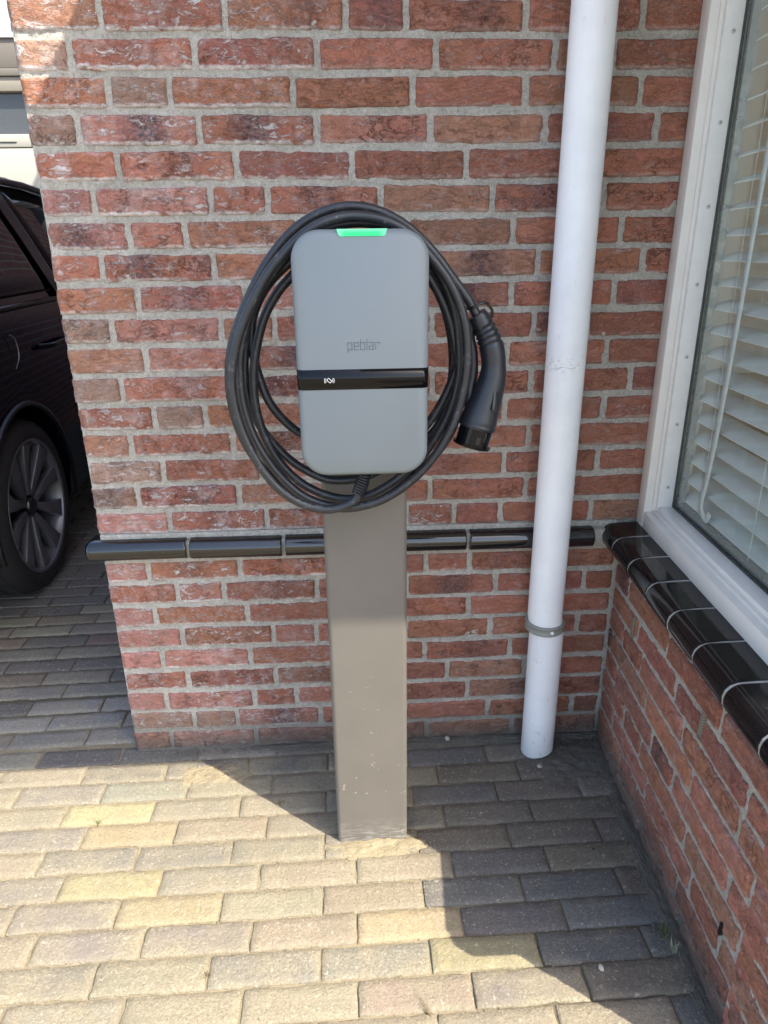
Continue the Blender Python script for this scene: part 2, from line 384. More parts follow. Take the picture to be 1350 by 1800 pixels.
# ------------------------------------------------------------------ ground
C = .0625
def sheet(name, x0, x1, y0, y1, z, nx, ny, mat, amp=0., fq=1., parent=None):
    v = []; f = []
    for j in range(ny+1):
        for i in range(nx+1):
            x = x0+(x1-x0)*i/nx; y = y0+(y1-y0)*j/ny
            v.append((x, y, z+(amp*fbm((x*fq, y*fq, 0)) if amp else 0)))
    for j in range(ny):
        for i in range(nx):
            a = j*(nx+1)+i; f.append((a, a+1, a+nx+2, a+nx+1))
    return obj(name, mesh_of(name, v, f, mat, True), parent)
g = sheet('ground', -150, 150, -150, 150, -.030, 4, 4, GROUND); g['kind'] = 'structure'

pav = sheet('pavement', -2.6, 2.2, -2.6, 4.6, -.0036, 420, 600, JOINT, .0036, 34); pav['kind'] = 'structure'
def paver_mesh(L, seed, W=.0648):
    nx, ny = 16, 6; v = []; f = []; rnd = random.Random(seed)
    hx, hy = L/2, W/2
    xs = [-hx, -hx+.0026]+[-hx+.0026+(L-.0052)*k/(nx-2) for k in range(1, nx-2)]+[hx-.0026, hx]
    ys = [-hy, -hy+.0026]+[-hy+.0026+(W-.0052)*k/(ny-2) for k in range(1, ny-2)]+[hy-.0026, hy]
    for j, y in enumerate(ys):
        for i, x in enumerate(xs):
            e = (i in (0, nx)) + (j in (0, ny)); z = -.0028*e
            jx = .0022*fbm((x*40+seed*9, y*40, 1)) ; jy = .0024*fbm((x*40, y*40+seed*7, 5))
            z += .0012*fbm((x*26+seed*5, y*26, 3))
            v.append((x+jx, y+jy, z))
    for j in range(ny):
        for i in range(nx):
            a = j*(nx+1)+i; f.append((a, a+1, a+nx+2, a+nx+1))
    # skirt
    rim = [i for i in range(nx+1)]+[j*(nx+1)+nx for j in range(1, ny+1)]+[ny*(nx+1)+i for i in range(nx-1, -1, -1)]+[j*(nx+1) for j in range(ny-1, 0, -1)]
    n0 = len(v)
    for i in rim: v.append((v[i][0], v[i][1], -.022))
    for k in range(len(rim)):
        a, b = rim[k], rim[(k+1) % len(rim)]; f.append((b, a, n0+k, n0+(k+1) % len(rim)))
    return mesh_of('brick', v, f, PAVER, True)
PM = [paver_mesh(.2048, s) for s in range(24)]
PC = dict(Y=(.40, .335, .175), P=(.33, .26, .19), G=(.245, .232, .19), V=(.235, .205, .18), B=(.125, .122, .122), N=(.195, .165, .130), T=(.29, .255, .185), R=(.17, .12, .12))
KNOWN = dict(Y=[(0.058, -0.422), (0.072, -0.288), (-0.03, -0.214), (0.261, -0.487), (0.684, -0.556), (0.816, -0.632)],
 P=[(-0.231, -0.098), (0.256, -0.266), (0.5, -0.421), (0.672, -0.409), (0.483, -0.55), (-0.163, -0.321), (-0.067, -0.564), (0.596, -0.494)],
 G=[(0.216, -0.329), (0.37, -0.338), (0.368, -0.427), (0.644, -0.201), (-0.019, -0.141)],
 V=[(0.003, -0.331), (-0.151, -0.29), (-0.093, -0.427), (0.022, -0.486), (0.219, -0.552), (0.836, -0.691)],
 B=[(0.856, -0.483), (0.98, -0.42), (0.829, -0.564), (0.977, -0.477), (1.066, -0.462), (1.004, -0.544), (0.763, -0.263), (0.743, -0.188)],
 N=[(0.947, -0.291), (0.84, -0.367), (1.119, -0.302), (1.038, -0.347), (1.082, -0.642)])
def in_bay_shade(x, y):   # stones inside the bay's shadow, whose shade is painted into their colour
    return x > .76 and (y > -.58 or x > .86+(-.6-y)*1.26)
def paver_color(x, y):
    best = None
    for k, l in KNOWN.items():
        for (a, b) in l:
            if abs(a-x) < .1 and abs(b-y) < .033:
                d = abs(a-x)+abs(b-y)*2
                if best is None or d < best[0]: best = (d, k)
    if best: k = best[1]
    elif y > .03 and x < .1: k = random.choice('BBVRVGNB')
    elif in_bay_shade(x, y): k = random.choice('BNVNB')
    elif x > .7 and y > -.4 or y > -.1: k = random.choice('BNGVNB')  # darker, greyer picks paint in the shade beside the house
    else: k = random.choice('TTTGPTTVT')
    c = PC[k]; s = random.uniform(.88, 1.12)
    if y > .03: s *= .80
    elif in_bay_shade(x, y) and k != 'B': s *= .72
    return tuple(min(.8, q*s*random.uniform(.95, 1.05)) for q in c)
rows = []
for k in range(17): rows.append((-.005-.0679*k, (.165 if k % 2 == 0 else .095)))
for y, ph in [(.065, .053), (.138, .130), (.214, .043), (.294, .112), (.366, .022), (.438, .087), (.513, .011), (.592, .076), (.668, -.004), (.744, .06), (.818, -.022), (.89, .047)]:
    rows.append((y, ph))
yy = .965; k = 0
while yy < 3.9:
    rows.append((yy, -.03+.09*(k % 2)-.004*k)); yy += .0735; k += 1
cand = []
for (y, ph) in rows:
    rear = y > .03
    lo, hi = (-2.2, .12) if rear else (-1.0, 1.42)
    n0 = int(math.floor((lo-ph)/.208)); n1 = int(math.ceil((hi-ph)/.208))
    slope = .03 if rear else .015
    for n in range(n0, n1):
        x = ph+(n+.5)*.208
        cand.append((x, y+slope*(x-(-.3 if rear else .4)), slope))
def dist(c):
    return (Vector((c[0], c[1], 0))-CAM).length
cand.sort(key=dist)
def ground_z(x, y):
    return .0
first = []
stuffv = MB()
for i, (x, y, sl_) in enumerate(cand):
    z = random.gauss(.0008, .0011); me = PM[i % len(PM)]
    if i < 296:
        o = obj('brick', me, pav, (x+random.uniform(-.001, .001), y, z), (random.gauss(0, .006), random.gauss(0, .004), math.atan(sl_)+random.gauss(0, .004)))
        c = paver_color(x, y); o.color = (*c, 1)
        lit = (y < -.03 and not in_bay_shade(x, y) and not (x > .7 and y > -.4)); o['dust'] = .95 if lit else (.5 if y < .03 and x < 1. else .22)  # sand tint also carries painted light: strong on sunlit stones, thin in shade
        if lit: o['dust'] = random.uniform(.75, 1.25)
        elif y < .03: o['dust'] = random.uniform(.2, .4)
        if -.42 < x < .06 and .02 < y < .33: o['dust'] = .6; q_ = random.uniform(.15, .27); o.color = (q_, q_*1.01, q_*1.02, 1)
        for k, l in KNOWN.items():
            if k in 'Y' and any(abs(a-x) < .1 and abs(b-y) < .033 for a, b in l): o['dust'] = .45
    else:
        hx, hy = .1, .0305; ca = math.cos(math.atan(sl_)); sa = math.sin(math.atan(sl_))
        def Tq(a, b, zz): return (x+a*ca-b*sa, y+a*sa+b*ca, zz+z)
        q = [(-hx, -hy), (hx, -hy), (hx, hy), (-hx, hy)]
        v = [Tq(a, b, 0) for a, b in [(p[0]*.97, p[1]*.9) for p in q]]+[Tq(a, b, -.005) for a, b in q]
        stuffv.add(v, [(0, 1, 2, 3)]+[(4+j, 4+(j+1) % 4, (j+1) % 4, j) for j in range(4)])
st = stuffv.build('far_pavers', PAVER, pav, smooth=False); st['kind'] = 'stuff'; st.color = (.10, .10, .105, 1); st['dust'] = .1

# ------------------------------------------------------------------ brick house
house = empty('brick_house', 'red brick house corner with black glazed tile band, grey pointing and bay window base', 'house')
wallo = MB().box(-.0010, 1.325, .0055, .30, -.1, 2.30).build('wall', MORTAR, house)
MB().box(-.0035, .0035, .10, 6.0, -.1, 5.2).box(.0035, 1.34, .30, .34, -.1, 5.2).box(.0035, 5.0, 5.9, 6.0, -.1, 5.2).build('side_wall', TEXBRICK, house)
MB().box(-.0035, 5.0, .001, .30, 2.302, 5.2).build('upper_wall', TEXBRICK, house)

def mortar_sheet(x0, x1, z0, z1, sd, y0=.0036):
    nx = int((x1-x0)/.0048); nz = int((z1-z0)/.0048); v = []; f = []
    for j in range(nz+1):
        z = z0+(z1-z0)*j/nz
        for i in range(nx+1):
            x = x0+(x1-x0)*i/nx
            y = y0+.0022*noise.noise((x*38+sd, z*60, sd))+.0016*noise.noise((x*110, z*130+sd, sd))+.0008*noise.noise((x*300, z*300+sd, 1))
            v.append((x, y+(.004 if x < x0+.004 else 0), z))
    for j in range(nz):
        for i in range(nx): a = j*(nx+1)+i; f.append((a, a+1, a+nx+2, a+nx+1))
    return mesh_of('pointing', v, f, MORTAR, True)
obj('pointing', mortar_sheet(-.0010, 1.31, -.03, 1.95, 2.), wallo)
def brick_mesh(L, H, seed, corner=False, cornerR=False, D=.095, chip=0):
    nx = max(8, int(L/.0048)); ny = 11; v = []; f = []
    hx, hz = L/2, H/2; s = seed*13.7
    for j in range(ny+1):
        for i in range(nx+1):
            u, w_ = i/nx*2-1, j/ny*2-1
            # cluster samples at the arris
            u2 = math.copysign(abs(u)**.85, u); w2 = math.copysign(abs(w_)**.8, w_)
            x = u2*hx; z = w2*hz
            ex = (hx-abs(x)); ez = hz-abs(z)
            r = .0045; d = 0
            if ex < r: d += (r-math.sqrt(max(0, r*r-(r-ex)**2)))
            if ez < r: d += (r-math.sqrt(max(0, r*r-(r-ez)**2)))
            if corner and x < -hx+.012: d += .010*((1-(x+hx)/.012)**2)
            if cornerR and x > hx-.012: d += .010*((1-(hx-x)/.012)**2)
            n1 = fbm((x*22+s, z*34, s)); n2 = fbm((x*75+s, z*120+7, s*2), 3)
            fold = noise.turbulence(Vector((x*40+s, z*70, s*.7)), 3, False)
            y = -.0012*n1-.0009*n2+.0042*max(0, fold-.30)+min(d, .009)-.0014
            if chip and abs(x-chip*hx*.6) < .018 and z < -hz*.35: y += .004
            jx = .0022*fbm((z*45+s, 3+s, (1 if u > 0 else 9))); jz = .0018*fbm((x*28+s, 8+s, (1 if w_ > 0 else 9)))+.0009*fbm((x*120+s, 2, (1 if w_ > 0 else 9)))
            bow = .0012*math.sin(x*18+s)*(1 if w_ > 0 else .7)
            v.append((x+jx*abs(u)**3, y, z+(jz+bow)*abs(w_)**2))
    for j in range(ny):
        for i in range(nx):
            a = j*(nx+1)+i; f.append((a, a+1, a+nx+2, a+nx+1))
    rim = [i for i in range(nx+1)]+[j*(nx+1)+nx for j in range(1, ny+1)]+[ny*(nx+1)+i for i in range(nx-1, -1, -1)]+[j*(nx+1) for j in range(ny-1, 0, -1)]
    n0 = len(v)
    for i in rim: v.append((v[i][0], D, v[i][2]))
    for k in range(len(rim)):
        a, b = rim[k], rim[(k+1) % len(rim)]; f.append((a, n0+k, n0+(k+1) % len(rim), b))
    return mesh_of('brick', v, f, BRICK, True)

# joint positions read off each course (metres along the wall), from the bottom course up
JP = {26: [175, 395, 607, 714, 925, 1132], 25: [122, 342, 557, 767, 976, 1080], 24: [190, 298, 515, 725, 925, 1127], 23: [137, 350, 556, 757, 959, 1155],
 22: [207, 415, 619, 820, 1020, 1220], 21: [165, 370, 470, 669, 866, 1062], 20: [227, 326, 525, 715, 903, 1092], 19: [179, 376, 573, 756, 946, 1130],
 18: [242, 432, 622, 712, 899, 1080], 17: [196, 389, 483, 664, 759, 939, 1034], 16: [256, 438, 622, 715, 891, 1067], 15: [214, 405, 587, 760, 934, 1109],
 14: [271, 361, 536, 711, 887, 1062], 13: [230, 410, 585, 754, 929, 1014], 12: [287, 460, 632, 716, 886, 1050], 11: [243, 420, 590, 756, 924, 1006],
 10: [299, 469, 637, 715, 798, 880, 1038], 8: [261, 422, 582, 665, 749, 826, 985], 7: [312, 394, 557, 715, 871, 1027], 6: [273, 435, 592, 668, 824, 980],
 5: [321, 481, 556, 713, 862, 938, 1015], 4: [286, 441, 594, 747, 897], 3: [331, 485, 636, 708, 786, 922], 2: [293, 447, 522, 672, 821, 970],
 1: [342, 417, 564, 712, 857, 1005], 0: [302, 451, 600, 750, 900]}
YL = [905+0, 1302]
rowpix = dict(zip(range(10, 27), [922, 880, 835, 786, 739, 689, 638, 584, 528, 474, 417, 357, 296, 230, 163, 93, 26]))
rowpix.update(dict(zip(range(8, -1, -1), [1004, 1044, 1087, 1127, 1166, 1202, 1238, 1272, 1302])))
def wall_x(px, z):
    # x on the wall plane seen at column px and height z (measured once from the photograph)
    n = _r2-_f*((px-675)/FPX)
    return CAM.x+(-n.y*(0-CAM.y)-n.z*(z-CAM.z))/n.x
def shade_for(x, z):
    L = random.random()
    left = max(0, min(1, (0.9-x)/.9))
    pink = Vector((.40, .185, .150)); red = Vector((.33, .125, .080)); orange = Vector((.36, .155, .085)); brown = Vector((.30, .150, .095)); maroon = Vector((.28, .100, .075))
    if L < .34: c = pink.lerp(red, 1-left)
    elif L < .66: c = red
    elif L < .82: c = orange.lerp(red, .3)
    elif L < .91: c = brown
    else: c = maroon
    return c*random.uniform(.98, 1.32)
BURN = {(23, 1): 1, (23, 2): .95, (20, 0): .8, (19, 1): .8, (22, 1): .5, (21, 3): .6, (17, 3): .8, (15, 2): .7, (13, 2): .8, (1, 2): .9, (7, 4): .8, (5, 3): .8, (19, 4): .8, (18, 5): .7, (18, 4): .9, (25, 1): .35, (26, 1): .3, (16, 2): .8, (3, 2): .4, (12, 4): .5, (17, 6): .7}
BROWN = {(24, 1), (25, 0), (17, 0), (15, 0), (1, 1), (12, 0), (23, 0), (11, 0), (14, 1), (1, 0)}
SALT = {(26, 0): 1.5, (26, 1): 1.4, (25, 1): 1.5, (24, 0): 1.4, (23, 1): 1.3, (22, 0): 1.6, (21, 1): 1.3, (14, 0): 1.8, (10, 0): 1.5, (10, 1): 1.6, (10, 2): 1.6, (10, 4): 1.6, (7, 1): 1.8, (7, 0): 1.3, (8, 1): 1.4, (8, 2): 1.2, (11, 1): 1.5, (11, 0): 1, (8, 5): .8, (6, 1): 1.1}
seed = 0
for k in list(range(0, 9))+list(range(10, 31)):
    z = (k+.5)*C
    if k in JP: J = [wall_x(px, z) for px in JP[k]]
    else: J = [.11+.06*(k % 2)+.2265*n for n in range(6)]
    xr = 1.236 if k < 10 else 1.30
    J = [j for j in J if j < xr-.02]
    xs = [random.uniform(-.0050, -.0020)]+J+[xr+.004]
    for i in range(len(xs)-1):
        seed += 1
        a = xs[i]+(0 if i == 0 else .0055); b = xs[i+1]-(.0055 if i < len(xs)-2 else .0)
        L = b-a-random.uniform(0, .002); H = .0505+random.uniform(-.001, .0015)
        o = obj('brick', brick_mesh(L, H, seed, corner=(i == 0), chip=(random.choice([-1, 1]) if random.random() < .07 else 0)), wallo,
                ((a+b)/2, random.gauss(0, .0009), z+random.gauss(0, .0006)), (0, random.gauss(0, .003), random.gauss(0, .003)))
        c = shade_for((a+b)/2, z)
        if (k, i) in BROWN: c = Vector((.30, .195, .145))*random.uniform(.95, 1.15)
        o.color = (*c, 1)
        o['burn'] = BURN.get((k, i), 0. if random.random() > .12 else .5)
        o['grain'] = random.uniform(.65, 1.7); o['rough'] = random.choice([.1, .3, .5, .8, 1.])
        o['kiss'] = random.choice([1., -1., 1.4, -1.4, 0., 0., 0.])
        xm = (a+b)/2
        o['salt'] = SALT.get((k, i), (random.uniform(.6, 1.35) if xm < .55 else random.uniform(.1, .5)))

# ---- bay base wall (turns toward the camera, 3.4 degrees off square)
BA = RAD(3.4); BD = Vector((math.sin(BA), math.cos(BA), 0)); BN = Vector((-math.cos(BA), math.sin(BA), 0)); BP = Vector((1.245, 0, 0))
BROT = -(math.pi/2+BA)          # local -y faces the driveway, local +x runs toward the street
SB = .865
def bay_pt(s, u, z): return BP+BD*s+BN*u+Vector((0, 0, z))
bm_ = MB().box(0, SB-.004, .0055, .11, -.12, .575)
bayo = bm_.build('bay_wall', MORTAR, house, BP, (0, 0, BROT))
f_ = MB().box(0, 2.0, 0, .1, -.12, .575).build('bay_front_wall', TEXBRICK, house, bay_pt(-SB, -.0, 0), (0, 0, 0))
f_.location.x += .006
obj('pointing', mortar_sheet(.001, SB-.005, -.03, .55, 7., .0028), bayo)
ZB = {7: 7.9, 6: 6.88, 5: 5.92, 4: 4.95, 3: 3.95, 2: 2.98, 1: 2.0, 0: 1.02, -1: .06}
JB = {7: [.103, .348, .588, .81], 6: [.19, .409, .700], 5: [.109, .230, .467, .694], 4: [.035, .281, .529, .761], 3: [.093, .340, .458, .699],
 2: [.174, .289, .542, .759], 1: [.11, .349, .590, .710], 0: [.2, .300, .542, .768], -1: [.12, .349, .58, .78]}
for k in ZB:
    z = ZB[k]*C; xs = [.004]+JB[k]+[SB+.004]
    for i in range(len(xs)-1):
        seed += 1; a = xs[i]+.0055; b = xs[i+1]-(.0055 if i < len(xs)-2 else 0)
        o = obj('brick', brick_mesh(b-a-.001, .0500, seed, cornerR=(i == len(xs)-2)), bayo, ((a+b)/2, random.gauss(-.0005, .0010), z), (0, random.gauss(0, .003), random.gauss(0, .003)))
        c = shade_for(.7, z)*random.uniform(.95, 1.1); o.color = (*c, 1); o['grain'] = random.uniform(.65, 1.6); o['rough'] = random.uniform(.1, 1.); o['kiss'] = 0.; o['burn'] = .8 if random.random() < .12 else 0.; o['salt'] = random.uniform(.15, .5)
# insect grilles in two open weep holes
t = NT('weep_mesh'); v_ = t.coord(); q = t.n('ShaderNodeTexWave'); q.bands_direction = 'Z'; t.l(v_, q.inputs['Vector']); q.inputs['Scale'].default_value = 90
WEEP = t.fin(t.mix(t.ramp(q.outputs[0], .4, .6), (.012, .012, .01), (.36, .33, .24)), .5)
for s, z in ((.166, .427), (.534, .446), (.712, .165)):
    k_ = 1. if z > .2 else .55
    MB().box(-.0055*k_, .0055*k_, -.0015, .006, -.026*k_, .026*k_).build('weep_vent', WEEP if z > .2 else TRIM, bayo, (s, -.0035, z), (0, RAD(4), 0), bevel=.0008)

# ---- black glazed band of half-round tiles
band = bpy.data.objects.new('tile_band', None); link(band, house)
def bullnose(L, seed, endcap=False):
    # profile in y,z: sloping top, rounded nose, flat underside
    pr = [(.03, .0245), (-.006, .0245)]+[(-.014-.0245*math.cos(RAD(a)), .0245*math.sin(RAD(a))) for a in range(76, -77, -8)]+[(-.006, -.0245), (.03, -.0245)]
    n = len(pr); v = []; f = []
    X = [-L/2, -L/2+.0015, -L/2+.004, L/2-.004, L/2-.0015, L/2]
    if endcap: X = [-L/2, -L/2+.0075, -L/2+.012, -L/2+.02, L/2-.004, L/2-.0015, L/2]
    for i, x in enumerate(X):
        sc2 = .97 if i in (0, len(X)-1) else 1.
        if endcap and i == 0: sc2 = .72
        if endcap and i == 1: sc2 = .975
        for (y, z) in pr: v.append((x, y if y > 0 else y*sc2, z*sc2))
    for i in range(len(X)-1):
        for k in range(n-1): f.append((i*n+k, i*n+k+1, (i+1)*n+k+1, (i+1)*n+k))
    f.append(tuple(range(n))[::-1]); f.append(tuple(range((len(X)-1)*n, len(X)*n)))
    me = mesh_of('tile', v, f, BANDTILE, True)
    bm = bmesh.new(); bm.from_mesh(me); bmesh.ops.recalc_face_normals(bm, faces=bm.faces); bm.to_mesh(me); bm.free()
    me.set_sharp_from_angle(angle=RAD(45)); return me
tz = .5955
TX = [-.030, .207, .430, .650, .868, 1.085, 1.176]
for i in range(len(TX)-1):
    a, b = TX[i]+(.0045 if i else 0), TX[i+1]-.0045
    obj('tile', bullnose(b-a, i, endcap=(i == 0)), band, ((a+b)/2, 0, tz+random.gauss(0, .0008)), (random.gauss(0, .03), random.gauss(0, .003), random.gauss(0, .004)))
MB().box(.002, 1.235, -.022, .006, tz-.019, tz+.0195).build('pointing', MORTAR, band, bevel=.004)
MB().box(.001, 1.235, -.006, .006, tz+.019, tz+.036).build('pointing', MORTAR, band, bevel=.003)
MB().box(.001, 1.235, -.004, .006, tz-.040, tz-.023).build('pointing', MORTAR, band, bevel=.003)
MB().box(1.180, 1.236, -.006, .006, tz-.036, tz+.019).build('pointing', MORTAR, band, bevel=.003)

# ---- window sill of black bullnose tiles on the bay
sill = bpy.data.objects.new('window_sill', None); link(sill, house)
sill.location = BP; sill.rotation_euler = (0, 0, BROT)
def silltile(Wd, end=0):
    # local x along the wall, -y outward; rounded nose toward the driveway
    pr = [(.06, .0), (.06, .064), (.0, .0612), (-.018, .0602)]+[(-.0205-.029*math.sin(RAD(a)), .0310+.029*math.cos(RAD(a))) for a in range(4, 172, 8)]+[(-.01, .0015)]
    n = len(pr); v = []; f = []; X = [-Wd/2, -Wd/2+.0012, -Wd/2+.0035, Wd/2-.0035, Wd/2-.0012, Wd/2]
    for i, x in enumerate(X):
        s_ = .985 if i in (0, 5) else 1
        for (y, z) in pr: v.append((x, y*s_, .031+(z-.031)*s_))
    for i in range(5):
        for k in range(n): f.append((i*n+k, i*n+(k+1) % n, (i+1)*n+(k+1) % n, (i+1)*n+k))
    f.append(tuple(range(n))[::-1]); f.append(tuple(range(5*n, 6*n)))
    me = mesh_of('tile', v, f, TILE, True); bm = bmesh.new(); bm.from_mesh(me); bmesh.ops.recalc_face_normals(bm, faces=bm.faces); bm.to_mesh(me); bm.free()
    me.set_sharp_from_angle(angle=RAD(45)); return me
SJ = [.006, .098, .211, .324, .437, .550, .663, .776, .872]
for i in range(len(SJ)-1):
    obj('tile', silltile(SJ[i+1]-SJ[i]-.0045), sill, ((SJ[i]+SJ[i+1])/2, random.gauss(0, .0006), .566+random.gauss(0, .0005)), (random.gauss(0, .006), 0, random.gauss(0, .004)))
GROUT = simple('grout_white', (.36, .35, .32), .8, grime=.2)
for s in SJ[1:-1]:
    pr = [(.055, .0), (.055, .0630), (.0, .0602), (-.028, .0570), (-.0387, .0522), (-.0455, .0442), (-.0483, .033), (-.0468, .020), (-.0410, .0095), (-.033, .0025), (-.02, .0005)]
    MB().prism([(p[0], p[1]+.566+.0003) for p in pr], 'x', s-.0024, s+.0024).build('grout', GROUT, sill)

MB().box(.0, SB-.01, -.004, .05, .535, .5675).build('bedding', MORTAR, sill, bevel=.002)
MB().box(1.160, 3.0, -.906, -.775, .566, .628).build('front_sill', TILE, house, bevel=.012)

# ------------------------------------------------------------------ bay window
win = empty('bay_window', 'white framed bay window with screwed glazing beads above black tiled sill', 'window', BP)
win.rotation_euler = (0, 0, BROT)
WL = .740; WT = 2.24; Z0 = .627
# local: x from wall toward street, y = depth into the bay (u = -y), z up
def prof_frame(x0, x1, z0, z1, parent):
    # outer frame face at y=.035 width .042, reveal to .056, groove, bead to .094, spacer, glass .098
    F = MB(); w_ = .042
    F.box(x0, x0+w_, .035, .135, z0, z1).box(x1-w_, x1, .035, .135, z0, z1)
    F.build('frame_post', FRAME, parent, bevel=.0025)
    MB().box(x0+w_+.0005, x1-w_-.0005, .0352, .1348, z0, z0+.040).build('frame_bottom_rail', FRAME, parent, bevel=.0025)
    MB().box(x0+w_+.0005, x1-w_-.0005, .0352, .1348, z1-.045, z1).build('frame_top_rail', FRAME, parent, bevel=.0025)
    # inner step
    a, b, c, d = x0+w_, x1-w_, z0+.040, z1-.045
    MB().box(a+.0003, a+.006, .052, .094, c, d).box(b-.006, b-.0003, .052, .094, c, d).box(a+.006, b-.006, .052, .094, c, c+.006).build('rebate', FRAME, parent, bevel=.0012)
    a += .0075; b -= .0075; c += .0065
    MB().box(a-.0015, a+.0085, .0585, .094, c, d).build('glazing_bead', BEAD, parent, bevel=.0012)
    MB().box(b-.0085, b+.0015, .0585, .094, c, d).build('glazing_bead', BEAD, parent, bevel=.0012)
    MB().box(a+.0088, b-.0088, .060, .094, c-.0005, c+.0105).build('glazing_bead', BEAD, parent, bevel=.0012)
    for zc in [z0+.105+.147*i for i in range(int((z1-z0)/.147))]:
        m1 = MB().tube([(a+.0086, .077, 0), (a+.0098, .077, 0)], [.0045, .0038], 14).build('screw', STEEL, parent, (0, 0, zc), smooth=True)
        MB().tube([(a+.0092, .077, 0), (a+.0104, .077, 0)], .0013, 6).build('recess', TRIM, m1)
    a += .0085; b -= .0085; c += .0105
    MB().box(a, a+.003, .092, .0965, c, d).box(b-.003, b, .092, .0965, c, d).box(a+.003, b-.003, .092, .0965, c, c+.003).build('seal', SEAL, parent)
    MB().box(a+.0005, a+.0135, .1005, .114, c, d).box(b-.0135, b-.0005, .1005, .114, c, d).box(a+.0135, b-.0135, .1005, .114, c, c+.013).build('spacer', SPACER, parent)
    MB().box(a+.0002, b-.0002, .0966, .0990, c+.0002, d).build('glass_pane', GLASS, parent)
    return a, b, c, d
ga, gb, gc, gd = prof_frame(.0015, WL, Z0, WT, win)
# front window, round the corner
winf = empty('bay_window', 'street side window of the bay with white frame', 'window', bay_pt(-WL-.0, -.035, 0))
winf.location.y += .0
winf.rotation_euler = (0, 0, 0)
F = MB()
for x in (.0, .62, 1.24):
    F.box(x+.002, x+.06, .002, .09, Z0, WT)
F.build('frame_post', FRAME, winf, bevel=.002)
MB().box(.0605, 1.24, .003, .089, Z0, Z0+.04).build('frame_bottom_rail', FRAME, winf)
MB().box(.0605, 1.24, .003, .089, WT-.04, WT).build('frame_top_rail', FRAME, winf)
for x in (.061, .681): MB().box(x, x+.558, .04, .043, Z0+.04, WT-.04).build('glass_pane', GLASS, winf)

# ---- venetian blinds inside
def blind(name, label, loc, rot, x0, x1, tilt, cords, tapes, yc):
    b = empty(name, label, 'blind', loc); b.rotation_euler = rot
    me = None; L = x1-x0; v = []; f = []
    n = 6
    for i in range(n+1):
        t_ = i/n*2-1; y = t_*.025; z = -.0022*t_*t_
        for x in (-L/2, L/2):
            v.append((x, y, z+.0011)); v.append((x, y, z-.0011))
    for i in range(n):
        a = i*4; f += [(a, a+2, a+6, a+4), (a+1, a+5, a+7, a+3)]
        f += [(a, a+4, a+5, a+1), (a+2, a+3, a+7, a+6)]
    f += [(0, 1, 3, 2), (n*4, n*4+2, n*4+3, n*4+1)]
    me = mesh_of('slat', v, f, SLAT, True); me.set_sharp_from_angle(angle=RAD(50))
    z = Z0+.085; i = 0
    while z < WT-.06:
        obj('slat', me, b, ((x0+x1)/2, yc, z), (tilt+random.gauss(0, .012), random.gauss(0, .0016), 0)); z += .047; i += 1
    MB().box(x0, x1, yc-.025, yc+.025, Z0+.045, Z0+.062).build('bottom_rail', SLAT, b, bevel=.002)
    MB().box(x0, x1, yc-.03, yc+.03, WT-.05, WT-.005).build('head_rail', SLAT, b, bevel=.002)
    for x in cords:
        for dy in (-.0275, .0275):
            MB().tube([(x, yc+dy, Z0+.05), (x, yc+dy, WT-.04)], .0007, 5).build('ladder_cord', TAPE, b)
    for x in tapes:
        MB().box(x-.0012, x+.0012, yc-.012, yc+.012, Z0+.05, WT-.04).build('pull_cord', DARKP, b)
    return b
bl = blind('venetian_blind', 'white venetian blind of wide slats behind the bay side window', BP, (0, 0, BROT), .047, .690, RAD(19), (.16, .38, .60), (), .137)
# flat pull tape hanging in front of the slats
tp = [(.205, .1055, 2.15), (.203, .1055, 1.6), (.198, .1055, 1.2), (.190, .1055, .95), (.178, .1055, .80), (.170, .1045, .735), (.178, .1065, .712), (.196, .108, .708), (.205, .109, .725)]
tpc = catmull(tp, 6); v = []; f = []
for i, p in enumerate(tpc):
    t_ = (tpc[min(i+1, len(tpc)-1)]-tpc[max(0, i-1)]).normalized(); s_ = Vector((t_.z, 0, -t_.x)).normalized()*.0098
    v += [p-s_, p+s_]
for i in range(len(tpc)-1): f.append((2*i, 2*i+1, 2*i+3, 2*i+2))
me = mesh_of('pull_tape', v, f, TAPE, True); tapeo = obj('pull_tape', me, bl)
md = tapeo.modifiers.new('s', 'SOLIDIFY'); md.thickness = .0012
blf = blind('venetian_blind', 'white venetian blind behind the street side bay window', bay_pt(-WL, -.035, 0), (0, 0, 0), .015, 1.25, RAD(38), (.3, 1.0), (), .12)

# interior room behind the bay
room = MB()
room.box(1.345, 3.6, 2.5, 2.54, .3, 2.5).box(3.6, 3.64, -.7, 2.5, .3, 2.5).box(1.345, 3.6, -.6, 2.5, .50, .535)
room.box(1.345, 1.36, .34, 2.5, .3, 2.5)
room.box(3.66, 3.70, .0, 6.0, -.1, 5.2).box(1.35, 3.64, .31, 2.5, 2.5, 2.54)
room.build('room_wall', CREAM, house)
MB().box(1.33, 2.6, -.75, .0, .585, .62).build('inner_sill', SLAT, house)
MB().box(.0, .03, .0, 1.9, .62, 2.3).build('bay_end_wall', TEXBRICK, house, (2.52, -.86, 0), (0, 0, 0))

# bay roof / canopy that runs on over the wall (throws the straight shadow edge on the paving)
can = MB().box(.628, 3.4, -1.205, -.002, 2.30, 2.42).build('canopy', SOFFIT, house, bevel=.004)
MB().box(.618, 3.41, -1.215, -.002, 2.4205, 2.44).build('canopy_felt', ROOFM, house)
MB().box(-.25, 5.2, -.35, 6.2, 5.2, 5.32).build('roof', ROOFM, house)

